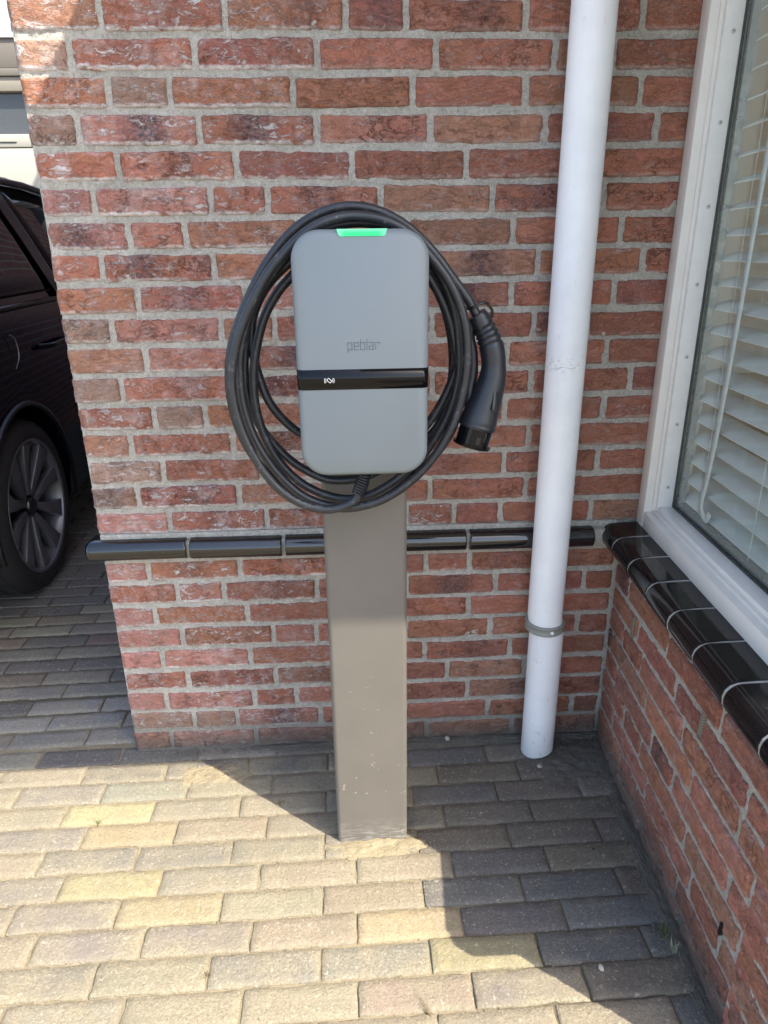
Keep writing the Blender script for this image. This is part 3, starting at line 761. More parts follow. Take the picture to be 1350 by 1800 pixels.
# ------------------------------------------------------------------ downpipe
dp = empty('downpipe', 'white plastic rainwater downpipe standing in the corner beside the window', 'drainpipe', (1.060, -.062, 0))
def pipe_pt(z): return Vector((-.006+.004*(z/.4 if z < .4 else 1)-.008*max(0, z-.4)*0, -.006*0, z))
n = 40; v = []; f = []
zs = [0, .36, .41, .7, 1.1, 1.5, 2.30]
R0 = .0415
for j, z in enumerate(zs):
    for k in range(n):
        a = 2*math.pi*k/n; x = math.cos(a)*R0; y = math.sin(a)*R0
        zz = z if j else .004+.012*math.cos(a+.6)
        v.append((x+(.004 if z < .38 else -.003)-.004*z/2.3*0, y, zz))
for j in range(len(zs)-1):
    for k in range(n): f.append((j*n+k, j*n+(k+1) % n, (j+1)*n+(k+1) % n, (j+1)*n+k))
obj('pipe', mesh_of('pipe', v, f, PVC, True), dp)
def ring(r0, r1, z0, z1, n=40):
    m_ = MB(); pr = [(r0, z0), (r1, z0), (r1+.002, z0+.003), (r1, z0+.005), (r1, z1-.005), (r1+.002, z1-.003), (r1, z1), (r0, z1)]
    v = []; f = []; q = len(pr)
    for k in range(n):
        a = 2*math.pi*k/n
        for r, z in pr: v.append((r*math.cos(a), r*math.sin(a), z))
    for k in range(n):
        for i in range(q): f.append((k*q+i, k*q+(i+1) % q, ((k+1) % n)*q+(i+1) % q, ((k+1) % n)*q+i))
    return m_.add(v, f)
br = ring(.0405, .0462, -.011, .012).build('clamp', CLAMP, dp, (-.002, 0, .385), (RAD(0), 0, 0), smooth=True)
MB().tube([(.006, -.0462, 0), (.006, -.0495, 0)], [.0045, .003], 12).build('rivet', WHITEP, br, smooth=True)
MB().box(-.03, .03, .03, .062, -.008, .008).build('wall_plate', CLAMP, br)

# ------------------------------------------------------------------ charging station
stn = empty('charging_station', 'grey wall-box electric car charger mounted on a taupe metal post', 'charger', (.618, -.31, 0))
def P0(x, y, z): return (x-.618, y+.31, z)
pts = rrect(.541-.618, .697-.618, -.336+.31, -.276+.31, .010, 6)
MB().prism(pts, 'z', -.03, 1.20).build('post', POST, stn, smooth=True)
# back body
B = MB().prism(rrect(.548-.618, .692-.618, 1.0, 1.243, .03), 'y', -.415+.31, -.3365+.31)
B.build('back_body', DARKP, stn, bevel=.002)
B = MB().box(.585-.618, .652-.618, -.448+.31, -.405+.31, .916, 1.01).build('gland_box', DARKP, stn, bevel=.003)
# front cover with rounded edges
def cover(x0, x1, z0, z1, y0, y1, r, crown=.004):
    rings = [(0, y1, 0), (0, y0+.018, 0), (.0012, y0+.008, 0), (.0045, y0+.0025, 0), (.0095, y0, 0)]
    v = []; f = []; N_ = None
    for ins, y, _ in rings:
        P = rrect(x0+ins, x1-ins, z0+ins, z1-ins, max(r-ins, .004), 10)
        N_ = len(P)
        for q in P: v.append((q[0], y, q[1]))
    for i in range(len(rings)-1):
        for k in range(N_): f.append((i*N_+k, i*N_+(k+1) % N_, (i+1)*N_+(k+1) % N_, (i+1)*N_+k))
    a = (len(rings)-1)*N_; f.append(tuple(range(a, a+N_))); f.append(tuple(range(N_))[::-1])
    return v, f
v, f = cover(.5185-.618, .7205-.618, .9085, 1.2765, -.4665+.31, -.412+.31, .042)
# slight taper: narrower toward the bottom on the left as seen
cv = MB().add(v, f).build('front_cover', HOUSING, stn, smooth=True)
# black reader band wrapped over the cover
v = []; f = []
xs = [(-.0998, -.412+.31), (-.0998, -.4485+.31), (-.0988, -.4590+.31), (-.0950, -.4652+.31), (-.0900, -.4672+.31), (.0920, -.4672+.31), (.0970, -.4652+.31), (.1010, -.4590+.31), (.1030, -.4485+.31), (.1030, -.412+.31)]
xs = [((x-.0004 if x < 0 else x+.0004), y) for x, y in xs]
for x, y in xs: v += [(x, y, 1.0490), (x, y, 1.0795)]
for i in range(len(xs)-1): f.append((2*i, 2*i+2, 2*i+3, 2*i+1))
me = mesh_of('reader_band', v, f, BLACKP, True); bd = obj('reader_band', me, cv); bd.modifiers.new('s', 'SOLIDIFY').thickness = .0012; bd.modifiers['s'].offset = -1
# contactless-card symbol: a tilted card between two pairs of arcs
def arc_strip(cx, cz, r, a0, a1, w_, y, n=10):
    v = []; f = []
    for k in range(n+1):
        a = RAD(a0+(a1-a0)*k/n)
        for rr in (r-w_/2, r+w_/2): v += [(cx+rr*math.cos(a), y, cz+rr*math.sin(a)), (cx+rr*math.cos(a), y+.0006, cz+rr*math.sin(a))]
    for k in range(n): a = 4*k; f += [(a, a+2, a+6, a+4), (a, a+4, a+5, a+1), (a+2, a+3, a+7, a+6)]
    return v, f
ic = MB(); yI = -.4677+.31; icx, icz = .568-.618, 1.0632
for r in (.0054, .0074):
    for s_ in (0, 180):
        v, f = arc_strip(icx, icz, r, s_-30, s_+30, .0007, yI); ic.add(v, f)
P = [Vector((a, 0, b)) for a, b in rrect(-.0033, .0033, -.0021, .0021, .0007, 3)]
Rm = Matrix.Rotation(RAD(42), 3, 'Y')
for i in range(len(P)):
    a, b = Rm @ P[i], Rm @ P[(i+1) % len(P)]; d = (b-a); 
    if d.length < 1e-6: continue
    nn = Vector((-d.z, 0, d.x)).normalized()*.0004
    o_ = Vector((icx, yI, icz))
    ic.add([o_+a-nn, o_+b-nn, o_+b+nn, o_+a+nn], [(0, 1, 2, 3)])
ic.build('card_symbol', WHITEP, bd)
# maker's wordmark "peblar", thin square strokes
lg = MB(); sw = .00095; yl = -.46705+.31
def st_(x0, z0, x1, z1):
    lg.box(min(x0, x1)-sw/2, max(x0, x1)+sw/2, yl, yl+.0007, min(z0, z1)-sw/2, max(z0, z1)+sw/2)
gx = .5978-.618; h = .0104; wd = .0060; gp = .0096; zb = 1.1085
def L_(x, *S):
    for a, b, c, d in S: st_(x+a*wd, zb+b*h, x+c*wd, zb+d*h)
L_(gx, (0, -.42, 0, 1), (0, 1, 1, 1), (1, 0, 1, 1), (0, 0, 1, 0))                               # p
L_(gx+gp, (0, 0, 0, 1), (0, 1, 1, 1), (1, .5, 1, 1), (0, .5, 1, .5), (0, 0, 1, 0))                # e
L_(gx+2*gp, (0, 0, 0, 1.45), (0, 1, 1, 1), (1, 0, 1, 1), (0, 0, 1, 0))                            # b
L_(gx+2.98*gp, (0, 0, 0, 1.45))                                                                # l
L_(gx+3.32*gp, (0, 1, 1, 1), (1, 0, 1, 1), (0, .5, 1, .5), (0, 0, 0, .5), (0, 0, 1, 0))            # a
L_(gx+4.34*gp, (0, 0, 0, 1), (0, 1, 1, 1), (1, .78, 1, 1))                                       # r
lg.build('wordmark', LOGO, cv)
# green status light
pr = [(-.036, .0058), (.036, .0058), (.0335, -.0018), (.031, -.0040), (-.031, -.0040), (-.0335, -.0018)]
lb = MB().prism(pr, 'y', -.0010, .012).build('status_light', LIGHTBAR, cv, (.6225-.618, -.4668+.31, 1.2705), smooth=False)

# ------------------------------------------------------------------ charging cable
cab = empty('charging_cable', 'black charging cable coiled in loose loops around the charger with plug on its right', 'cable', (.618, -.40, .84))
CP = [(0.6200, -0.43, 0.925), (0.6186, -0.43, 0.8972), (0.6113, -0.4293, 0.8683), (0.5897, -0.4287, 0.8471), (0.5487, -0.428, 0.8394), (0.5017, -0.4273, 0.8564), (0.4639, -0.4267, 0.8921), (0.4354, -0.426, 0.9424), (0.4185, -0.4253, 0.9938), (0.4124, -0.4247, 1.0432), (0.4184, -0.424, 1.0908), (0.4341, -0.4233, 1.1369), (0.4539, -0.4227, 1.1752), (0.4799, -0.422, 1.2156), (0.5045, -0.4213, 1.243), (0.5351, -0.4207, 1.2698), (0.5681, -0.42, 1.2873),
(0.607, -0.415, 1.2954), (0.6522, -0.4146, 1.2905), (0.6912, -0.4142, 1.2727), (0.7244, -0.4138, 1.2401), (0.7553, -0.4135, 1.202), (0.775, -0.4131, 1.1629), (0.7849, -0.4127, 1.1228), (0.7873, -0.4123, 1.0818), (0.7824, -0.4119, 1.0326), (0.7676, -0.4115, 0.9783), (0.7393, -0.4112, 0.9263), (0.6988, -0.4108, 0.8809), (0.6461, -0.4104, 0.8466), (0.5931, -0.41, 0.8353),
(0.5478, -0.4, 0.8386), (0.5074, -0.3994, 0.8589), (0.469, -0.3988, 0.9011), (0.4399, -0.3981, 0.9533), (0.4246, -0.3975, 1.0089), (0.4221, -0.3969, 1.0624), (0.4283, -0.3962, 1.1071), (0.4432, -0.3956, 1.1505), (0.4649, -0.395, 1.1894), (0.4906, -0.3944, 1.221), (0.5191, -0.3938, 1.2504), (0.5534, -0.3931, 1.2732), (0.5935, -0.3925, 1.285), (0.6365, -0.3919, 1.2861), (0.6797, -0.3912, 1.2743), (0.7168, -0.3906, 1.2458), (0.7481, -0.39, 1.2044), (0.7683, -0.3894, 1.1579), (0.7768, -0.3888, 1.1065), (0.7783, -0.3881, 1.0535), (0.7651, -0.3875, 0.9951), (0.7382, -0.3869, 0.9426), (0.7047, -0.3862, 0.9005), (0.6551, -0.3856, 0.8618), (0.6087, -0.385, 0.8427),
(0.5625, -0.375, 0.8425), (0.5138, -0.3746, 0.8662), (0.478, -0.3743, 0.9031), (0.4533, -0.3739, 0.9503), (0.4408, -0.3736, 1.0033), (0.4407, -0.3732, 1.058), (0.4506, -0.3729, 1.1072), (0.4662, -0.3725, 1.1514), (0.4896, -0.3721, 1.1878), (0.5153, -0.3718, 1.2136), (0.5512, -0.3714, 1.2485), (0.6063, -0.3711, 1.2684), (0.6674, -0.3707, 1.2629), (0.7155, -0.3704, 1.2335), (0.7473, -0.37, 1.1971), (0.7695, -0.3696, 1.1529), (0.7797, -0.3693, 1.1076), (0.7772, -0.3689, 1.0648), (0.7581, -0.3686, 1.0137), (0.7306, -0.3682, 0.9688), (0.6872, -0.366, 0.9192), (0.6291, -0.362, 0.8767), (0.5634, -0.360, 0.8683), (0.5146, -0.360, 0.8898), (0.4785, -0.360, 0.9204), (0.4444, -0.360, 0.9676), (0.4251, -0.360, 1.0242), (0.4263, -0.360, 1.082), (0.4350, -0.358, 1.130),
(.455, -.354, 1.175), (.495, -.351, 1.220), (.55, -.349, 1.252), (.62, -.349, 1.262), (.69, -.349, 1.245), (.742, -.350, 1.19), (.768, -.352, 1.12), (0.7720, -0.353, 1.04), (0.7494, -0.355, 0.9613), (0.7036, -0.355, 0.9271), (0.6418, -0.3465, 0.9128), (0.5729, -0.3465, 0.9225), (0.5152, -0.350, 0.9496), (0.4848, -0.352, 0.9754), (0.4611, -0.355, 1.0101), (0.4477, -0.355, 1.0511), (0.4403, -0.355, 1.0945), (0.4440, -0.355, 1.145),
(.468, -.358, 1.192), (.515, -.372, 1.236), (.58, -.384, 1.262), (.65, -.386, 1.262), (.71, -.384, 1.228), (.755, -.384, 1.16), (.776, -.384, 1.08), (.782, -.383, 1.01),
(0.7636, -0.382, 0.9478), (0.7182, -0.380, 0.8899), (0.6558, -0.380, 0.8409), (0.5928, -0.380, 0.8224), (0.531, -0.380, 0.8329), (0.4826, -0.380, 0.8614), (0.4403, -0.381, 0.9069), (0.4147, -0.382, 0.9583), (0.4042, -0.383, 1.0039), (0.4022, -0.383, 1.0516), (0.4088, -0.383, 1.0977), (0.4238, -0.383, 1.1388), (0.4469, -0.383, 1.1853), (0.4779, -0.383, 1.2335), (0.5195, -0.384, 1.277), (0.5641, -0.385, 1.3017), (0.6075, -0.385, 1.3098), (0.6539, -0.385, 1.3016), (0.6972, -0.385, 1.278), (0.7347, -0.385, 1.243), (0.7663, -0.385, 1.2039), (0.7897, -0.385, 1.1739), (0.8063, -0.385, 1.1468), (.812, -.385, 1.138)]
O = Vector((.618, -.40, .84))
cpts = [p-O for p in catmull(CP, 5)]
MB().tube(cpts, .00745, 14).build('cable', CABLE, cab, smooth=True)
# ribbed gland where the cable leaves the charger
gl = MB(); gd_ = (Vector(CP[2])-Vector(CP[1])).normalized()
base = Vector((.6195, -.43, .905)); pth = []; rad = []
for i in range(9):
    p = base+Vector((-.0000-.0009*i-.00006*i*i, 0, -.0045*i)); pth += [p-O, p-O+Vector((-.0002, 0, -.0012)), p-O+Vector((-.0004, 0, -.0022)), p-O+Vector((-.0006, 0, -.0033))]; rad += [.0118, .0118, .0092, .0092]
gl.tube(pth, rad, 16).build('strain_relief', PLUGM, cab, smooth=True)
# plug: ribbed tail, curved grip, wide head, dark cap
plug = empty('connector', parent=cab)
PLP = [(0.8050, -0.385, 1.150), (0.8157, -0.385, 1.133), (0.8262, -0.386, 1.1121), (0.8342, -0.388, 1.0839), (0.8345, -0.390, 1.0517), (0.8265, -0.392, 1.0191), (0.8165, -0.394, 0.9896), (0.8108, -0.395, 0.9700)]
pc = [p-O for p in catmull(PLP, 8)]; n_ = len(pc); rad = []
for i in range(n_):
    t_ = i/(n_-1)
    R_ = .0155 if t_ < .05 else (.0165+.0035*min(1, (t_-.05)/.25) if t_ < .5 else .020+.0110*((t_-.5)/.42 if t_ < .92 else 1))
    if .14 < t_ < .34 and (i % 3 == 0): R_ -= .0022
    rad.append(R_)
MB().tube(pc, rad, 28).build('grip', PLUGM, plug, smooth=True)
# two lengthwise ribs beside the ribbed tail
for sx in (-1, 1):
    pp = [pc[i]+Vector((.0155*sx*.6, -.0135, 0)) for i in range(6, 20)]
    MB().tube(pp, .0016, 6).build('rib', PLUGM, plug, smooth=True)
e0, e1 = pc[-1], pc[-1]+(pc[-1]-pc[-4]).normalized()*.03
dr = (pc[-1]-pc[-5]).normalized()
MB().tube([e0-dr*.004, e0-dr*.001, e0+dr*.001, e0+dr*.004], [.0310, .0320, .0320, .0300], 32).build('collar', PLUGM, plug, smooth=True)
MB().tube([e0+dr*.0042, e0+dr*.03, e0+dr*.0305, e0+dr*.031, e0+dr*.0345, e0+dr*.036], [.0285, .0285, .0285, .0325, .0325, .031], 32).build('cap', BLACKP, plug, smooth=True)
cp_c = e0+dr*.02
MB().box(-.0035, .0035, -.0012, .0012, -.006, .006).build('latch_slot', TRIM, plug, cp_c+Vector((.002, -.0288, 0)), (RAD(0), RAD(12), 0))
gp_ = pc[int(n_*.72)]
MB().box(-.0045, .0045, -.0012, .0012, -.0155, .0155).build('label_plate', DARKP, plug, gp_+Vector((.009, -.0262, .0)), (RAD(-14), RAD(14), RAD(20)), bevel=.0006)
# flexible strap behind the plug
sp_ = catmull([(.797, -.381, 1.140), (.795, -.378, 1.115), (.801, -.377, 1.09), (.803, -.377, 1.06), (.799, -.379, 1.03), (.798, -.384, 1.0)], 5)
MB().tube([p-O for p in sp_], [.0095]*len(sp_), 10).build('cap_strap', PLUGM, plug, smooth=True)
# zip tie
zt = catmull([(.7905+.0, -.374, 1.1595), (.7905, -.387, 1.158), (.797, -.3945, 1.160), (.807, -.395, 1.166), (.8165, -.392, 1.168), (.823, -.386, 1.166)], 5)
MB().tube([p-O for p in zt], .0022, 6).build('cable_tie', TRIM, cab, smooth=True)
zt = catmull([(.812, -.388, 1.169), (.820, -.390, 1.166), (.8285, -.390, 1.156), (.829, -.388, 1.146), (.824, -.386, 1.139)], 5)
MB().tube([p-O for p in zt], .0022, 6).build('cable_tie', TRIM, cab, smooth=True)

# ------------------------------------------------------------------ parked car (rear right side, behind the wall corner)
car = empty('parked_car', 'black parked car with dark alloy wheel, standing behind the left edge of the brick wall', 'car', (-.622, 1.045, 0))
car.rotation_euler = (0, 0, RAD(2.5))
# car local: x to the right (house side), y forward (away), side surface at x=0 at the belt
RW = .337
stations = [  # y, half width at belt, sill z, belt z, roof z, roof half width
 (-.85, .70, .45, .98, 1.02, .50), (-.80, .80, .30, 1.02, 1.20, .55), (-.60, .87, .24, 1.04, 1.40, .58), (-.30, .895, .20, 1.05, 1.47, .60), (0, .90, .20, 1.055, 1.50, .61),
 (.4, .90, .19, 1.06, 1.52, .62), (.9, .90, .19, 1.065, 1.525, .62), (1.4, .90, .19, 1.06, 1.50, .61), (1.9, .895, .19, 1.05, 1.40, .58), (2.3, .88, .19, 1.02, 1.14, .56), (2.7, .87, .20, .99, 1.01, .55), (3.2, .82, .24, .90, .92, .5), (3.42, .70, .35, .70, .72, .4)]
stations = [(a, b, c, d, (e+.065 if e > 1.3 else e), f) for a, b, c, d, e, f in stations]
def section(y, hw, sz, bz, rz, rw):
    cx = -.90
    P = [(hw-.07, sz), (hw-.02, sz+.06), (hw-.005, sz+.2), (hw+.0, (sz+bz)/2), (hw+.002, bz-.22), (hw-.008, bz-.17), (hw-.012, bz-.06), (hw-.03, bz)]
    k = (rz-bz)
    P += [(hw-.045, bz+.02*(k > .1)), (rw+(hw-rw)*.55, bz+k*.5), (rw+.09, bz+k*.86), (rw+.03, bz+k*.96), (rw-.12, bz+k)]
    L = [(cx+x, y, z) for x, z in P]; Rr = [(cx-x, y, z) for x, z in P][::-1]
    return L+Rr
V = []; Fc = []; ns = None
for s_ in stations:
    S = section(*s_); ns = len(S); V += S
for i in range(len(stations)-1):
    for k in range(ns): Fc.append((i*ns+k, i*ns+(k+1) % ns, (i+1)*ns+(k+1) % ns, (i+1)*ns+k))
Fc.append(tuple(range(ns))); Fc.append(tuple(range((len(stations)-1)*ns, len(stations)*ns))[::-1])
body = MB().add(V, Fc).build('body', PAINT, car, smooth=False)
for y in (0, 2.62):
    cut = MB().tube([(.1, y, RW), (-.32, y, RW)], .385, 40).build('cut', TRIM)
    cut.parent = car
    bpy.context.view_layer.update()
    b = body.modifiers.new('b', 'BOOLEAN'); b.operation = 'DIFFERENCE'; b.object = cut; b.solver = 'EXACT'
    dg = bpy.context.evaluated_depsgraph_get(); me = bpy.data.meshes.new_from_object(body.evaluated_get(dg))
    body.modifiers.clear(); body.data = me; bpy.data.objects.remove(cut)
body.data.polygons.foreach_set('use_smooth', [True]*len(body.data.polygons)); body.data.set_sharp_from_angle(angle=RAD(32))
# side glass, pillars, rails
def side_pt(y, h):   # h 0 at belt .. 1 at roof edge
    import bisect
    for i in range(len(stations)-1):
        if stations[i][0] <= y <= stations[i+1][0]:
            t_ = (y-stations[i][0])/(stations[i+1][0]-stations[i][0]); s_ = [a+(b-a)*t_ for a, b in zip(stations[i], stations[i+1])]; break
    y_, hw, sz, bz, rz, rw = s_; k = rz-bz
    A = Vector((-.90+hw-.045, y, bz+.02)); B_ = Vector((-.90+rw+(hw-rw)*.55, y, bz+k*.5)); C_ = Vector((-.90+rw+.09, y, bz+k*.86))
    return (A.lerp(B_, h*2) if h < .5 else B_.lerp(C_, (h-.5)*2))+Vector((.004, 0, .001))
def side_panel(name, ys0, ys1, h0, h1, mat, parent, off=.0, nb=6):
    v = []; f = []
    for j in range(nb+1):
        h_ = h0+(h1-h0)*j/nb; ya = ys0[0]+(ys0[1]-ys0[0])*j/nb; yb = ys1[0]+(ys1[1]-ys1[0])*j/nb
        for i in range(9):
            p = side_pt(ya+(yb-ya)*i/8, h_)+Vector((off, 0, off*.3)); v.append(p)
    for j in range(nb):
        for i in range(8): a = j*9+i; f.append((a, a+1, a+10, a+9))
    me = mesh_of(name, v, f, mat, True); o = obj(name, me, parent); md = o.modifiers.new('s', 'SOLIDIFY'); md.thickness = .006; md.offset = 1
    return o
CGL = simple('car_side_glass', (.003, .0035, .0035), .03, spec=.55, grime=.02)
side_panel('rear_door_glass', (-.10, .15), (.66, .48), .05, .93, CGL, car)
side_panel('front_door_glass', (.78, .60), (1.75, 1.25), .05, .93, CGL, car)
side_panel('quarter_glass', (-.45, -.2), (-.16, .08), .1, .9, CGL, car)
side_panel('pillar', (.67, .49), (.77, .59), .0, .98, TRIM, car, .004)
side_panel('glass_seal', (.655, .472), (.672, .489), .0, .95, BLACKP, car, .007)
rl = [side_pt(y, 1.0)+Vector((.004, 0, .02)) for y in [x*.1 for x in range(-5, 19)]]
MB().tube(rl, .014, 8).build('roof_rail', TRIM, car, smooth=True)
rl = [side_pt(y, 0)+Vector((.014, 0, -.012)) for y in [x*.1 for x in range(-6, 20)]]
MB().tube(rl, .010, 8).build('belt_moulding', BLACKP, car, smooth=True)
hd = MB().tube(catmull([(-.010, .30, .905), (.028, .33, .905), (.032, .40, .908), (.028, .50, .91), (-.012, .53, .908)], 5), .0105, 10).build('door_handle', PAINT, car, smooth=True)
for ya, yb, z0_ in ((.85, .86, .42),):
    pp = [(.003, ya+(yb-ya)*t_/6, z0_+(1.0-z0_)*t_/6) for t_ in range(7)]
    MB().tube(pp, .003, 5).build('door_seam', TRIM, car)

MB().tube(catmull([(.004, .02, .98), (.006, .055, .96), (.006, .06, .90), (.004, .02, .86)], 6), .002, 5).build('fuel_flap_edge', RIM, car, smooth=True)
arch = [(.004, .392*math.cos(RAD(a)), RW+.392*math.sin(RAD(a))) for a in range(-12, 193, 6)]
MB().tube(arch, .011, 6).build('arch_lip', TRIM, car, smooth=True)
def wheel(y):
    wh = empty('wheel', parent=car, loc=(0, y, RW))
    pr = [(-.02, .256), (-.004, .264), (.0, .276), (-.004, .305), (-.022, .328), (-.05, RW), (-.19, RW), (-.215, .32), (-.225, .25)]
    v = []; f = []; n = 64; q = len(pr)
    for k in range(n):
        a = 2*math.pi*k/n
        for x, r in pr: v.append((x, r*math.cos(a), r*math.sin(a)))
    for k in range(n):
        for i in range(q-1): f.append((k*q+i, k*q+i+1, ((k+1) % n)*q+i+1, ((k+1) % n)*q+i))
    MB().add(v, f).build('tyre', TYRE, wh, smooth=True)
    tr = MB()
    for k in range(72):
        a = 2*math.pi*k/72; c_, s_ = math.cos(a), math.sin(a)
        for xx in (-.055, -.105, -.155):
            r0, r1 = RW-.002, RW+.003; da = .03
            vv = [(xx, r*math.cos(a+d), r*math.sin(a+d)) for r in (r0, r1) for d in (-da, da)]+[(xx-.035, r*math.cos(a+d), r*math.sin(a+d)) for r in (r0, r1) for d in (-da, da)]
            tr.add(vv, [(0, 1, 3, 2), (4, 6, 7, 5), (0, 4, 5, 1), (2, 3, 7, 6), (0, 2, 6, 4), (1, 5, 7, 3)])
    to = tr.build('tread', TYRE, wh); to['kind'] = 'stuff'
    rm = MB(); v = []; f = []; pr = [(-.20, .236), (-.03, .240), (-.006, .250), (-.004, .260), (-.012, .265)]; q = len(pr)
    for k in range(n):
        a = 2*math.pi*k/n
        for x, r in pr: v.append((x, r*math.cos(a), r*math.sin(a)))
    for k in range(n):
        for i in range(q-1): f.append((k*q+i, k*q+i+1, ((k+1) % n)*q+i+1, ((k+1) % n)*q+i))
    rm.add(v, f); rm.build('rim', RIM, wh, smooth=True)
    MB().tube([(-.10, 0, 0), (-.09, 0, 0)], [.215, .215], 40).build('brake_shadow_plate', TRIM, wh)
    for k in range(5):
        a = RAD(90+14+72*k)
        for sg in (-1, 1):
            # each spoke is one arm of a V: narrow at the hub, broad bent blade at the rim
            def pt(r, d, x): 
                aa = a+sg*d; return (x, r*math.cos(aa), r*math.sin(aa))
            vv = [pt(.045, .16, -.035), pt(.045, .75, -.035), pt(.16, .15, -.022), pt(.16, .42, -.026), pt(.246, .17, -.010), pt(.246, .47, -.012)]
            vb = [(p[0]-.03, p[1], p[2]) for p in vv]
            ff = [(0, 1, 3, 2), (2, 3, 5, 4), (6, 8, 9, 7), (8, 10, 11, 9), (0, 2, 8, 6), (2, 4, 10, 8), (1, 7, 9, 3), (3, 9, 11, 5), (4, 5, 11, 10), (0, 6, 7, 1)]
            MB().add(vv+vb, ff).build('spoke', RIM, wh, bevel=.002)
    MB().tube([(-.05, 0, 0), (-.030, 0, 0), (-.026, 0, 0)], [.034, .034, .030], 24).build('hub_cap', RIMB, wh, smooth=True)
    return wh
wheel(0); wheel(2.62)
ws = MB().tube([(-.30, 0, RW), (-.302, 0, RW)], .385, 30).tube([(-.30, 2.62, RW), (-.302, 2.62, RW)], .385, 30).build('wheel_housing', TRIM, car)

# ------------------------------------------------------------------ garage at the back of the drive
gar = empty('garage', 'pale garage with cream panelled door and taupe fascia boards beyond the car', 'garage', (-2.6, 6.0, 0))
MB().box(-2.6, 3.2, .0, .2, 3.10, 3.9).build('fascia', FASCIA, gar)
MB().box(-2.6, 3.2, .02, .2, 2.865, 3.099).build('board', BROWNP, gar, bevel=.006)
MB().box(-2.6, 3.2, .01, .2, 2.80, 2.862).build('board', BROWNP, gar, bevel=.006)
MB().box(-2.6, 3.2, .03, .2, 2.68, 2.797).build('board', simple('tan_board', (.28, .25, .20), .6), gar, bevel=.006)
MB().box(-2.6, 3.2, .10, .2, 2.33, 2.677).build('window_strip', simple('grey_glass', (.07, .075, .08), .15), gar)
for zt_, zb_ in ((2.327, 2.215), (2.205, 1.5), (1.495, .8), (.795, .0)):
    MB().box(-2.6, 3.2, .04, .2, zb_, zt_).build('door_panel', RENDERW, gar, bevel=.008)
MB().box(-.10, .06, .033, .04, 2.255, 2.262).build('latch', TRIM, gar)

# ------------------------------------------------------------------ soil, sand and little things on the ground
def mound(name, cx, cy, rx, ry, h, mat, seed, flat=0.0, n=46, skew=0.):
    v = []; f = []
    for j in range(n+1):
        for i in range(n+1):
            u, w_ = i/n*2-1, j/n*2-1; r = math.sqrt(u*u+w_*w_)
            e = max(0, 1-r*(1+.25*fbm((u*2+seed, w_*2, seed))))
            z = h*(min(1, e*1.8))*(.7+.5*fbm((u*rx*40+seed, w_*ry*40, 2)))+.0024*fbm((u*rx*170, w_*ry*170, seed), 4)*min(1, e*5)+.0012*fbm((u*rx*520, w_*ry*520, seed))*min(1, e*5)
            if e <= 0: z = -.012
            v.append((cx+u*rx+w_*ry*skew, cy+w_*ry, z))
    for j in range(n):
        for i in range(n): a = j*(n+1)+i; f.append((a, a+1, a+n+2, a+n+1))
    o = obj(name, mesh_of(name, v, f, mat, True)); o['kind'] = 'stuff'; return o
def tag(o, label, cat, kind=None, group=None):
    o['label'] = label; o['category'] = cat
    if kind: o['kind'] = kind
    if group: o['group'] = group
    return o
tag(mound('sand_heap', .625, -.352, .115, .034, .010, SAND, 1), 'crumbly yellow sand heaped along the foot of the charger post', 'sand')
tag(mound('sand_heap', .22, -.10, .10, .05, .006, SAND, 5), 'thin loose sand spread on sunlit pavers near the shadow corner', 'sand')
tag(mound('soil_patch', .75, -.004, .56, .030, .008, SOIL, 3, n=90), 'dark gritty soil strip along the foot of the brick wall', 'soil')
tag(mound('soil_patch', 1.13, -.10, .13, .10, .008, SOIL, 8), 'dark soil around the bottom of the downpipe', 'soil')
tag(mound('soil_patch', 1.207, -.43, .024, .43, .006, SOIL, 11, n=130, skew=.0594), 'dark dirt line where the paving meets the bay wall', 'soil')
# bits of grit
def icos(r, p, rnd):
    t_ = (1+5**.5)/2
    vs = [(-1, t_, 0), (1, t_, 0), (-1, -t_, 0), (1, -t_, 0), (0, -1, t_), (0, 1, t_), (0, -1, -t_), (0, 1, -t_), (t_, 0, -1), (t_, 0, 1), (-t_, 0, -1), (-t_, 0, 1)]
    fs = [(0, 11, 5), (0, 5, 1), (0, 1, 7), (0, 7, 10), (0, 10, 11), (1, 5, 9), (5, 11, 4), (11, 10, 2), (10, 7, 6), (7, 1, 8), (3, 9, 4), (3, 4, 2), (3, 2, 6), (3, 6, 8), (3, 8, 9), (4, 9, 5), (2, 4, 11), (6, 2, 10), (8, 6, 7), (9, 8, 1)]
    s_ = (rnd.uniform(.7, 1.3), rnd.uniform(.7, 1.3), rnd.uniform(.4, .8))
    return [(p[0]+v[0]*r*s_[0]/1.9*rnd.uniform(.8, 1.2), p[1]+v[1]*r*s_[1]/1.9*rnd.uniform(.8, 1.2), p[2]+v[2]*r*s_[2]/1.9) for v in vs], fs
rnd = random.Random(4)
def grit(label, areas, n, rmin, rmax, mat):
    m_ = MB()
    for _ in range(n):
        x0, x1, y0, y1 = rnd.choice(areas); x = rnd.uniform(x0, x1); y = rnd.gauss((y0+y1)/2, (y1-y0)/4)
        r = rmin+(rmax-rmin)*rnd.random()**4
        v, f = icos(r, (x, y, .001+r*.3), rnd); m_.add(v, f)
    o = m_.build('grit', mat); tag(o, label, 'grit', 'stuff')
grit('dark crumbs of soil and grit scattered along the walls', [(.70, 1.2, -.035, .0), (.1, .55, -.03, .0), (1.0, 1.2, -.2, -.04), (1.14, 1.21, -.8, -.1)], 1500, .0008, .0040, SOIL)
grit('sandy crumbs around the charger post foot and pavers', [(.50, .76, -.39, -.335), (.15, .32, -.16, -.06), (.55, .85, -.52, -.40), (-.3, .9, -.8, -.1), (-.3, 1.1, -.95, -.3)], 1600, .0006, .0024, SAND)
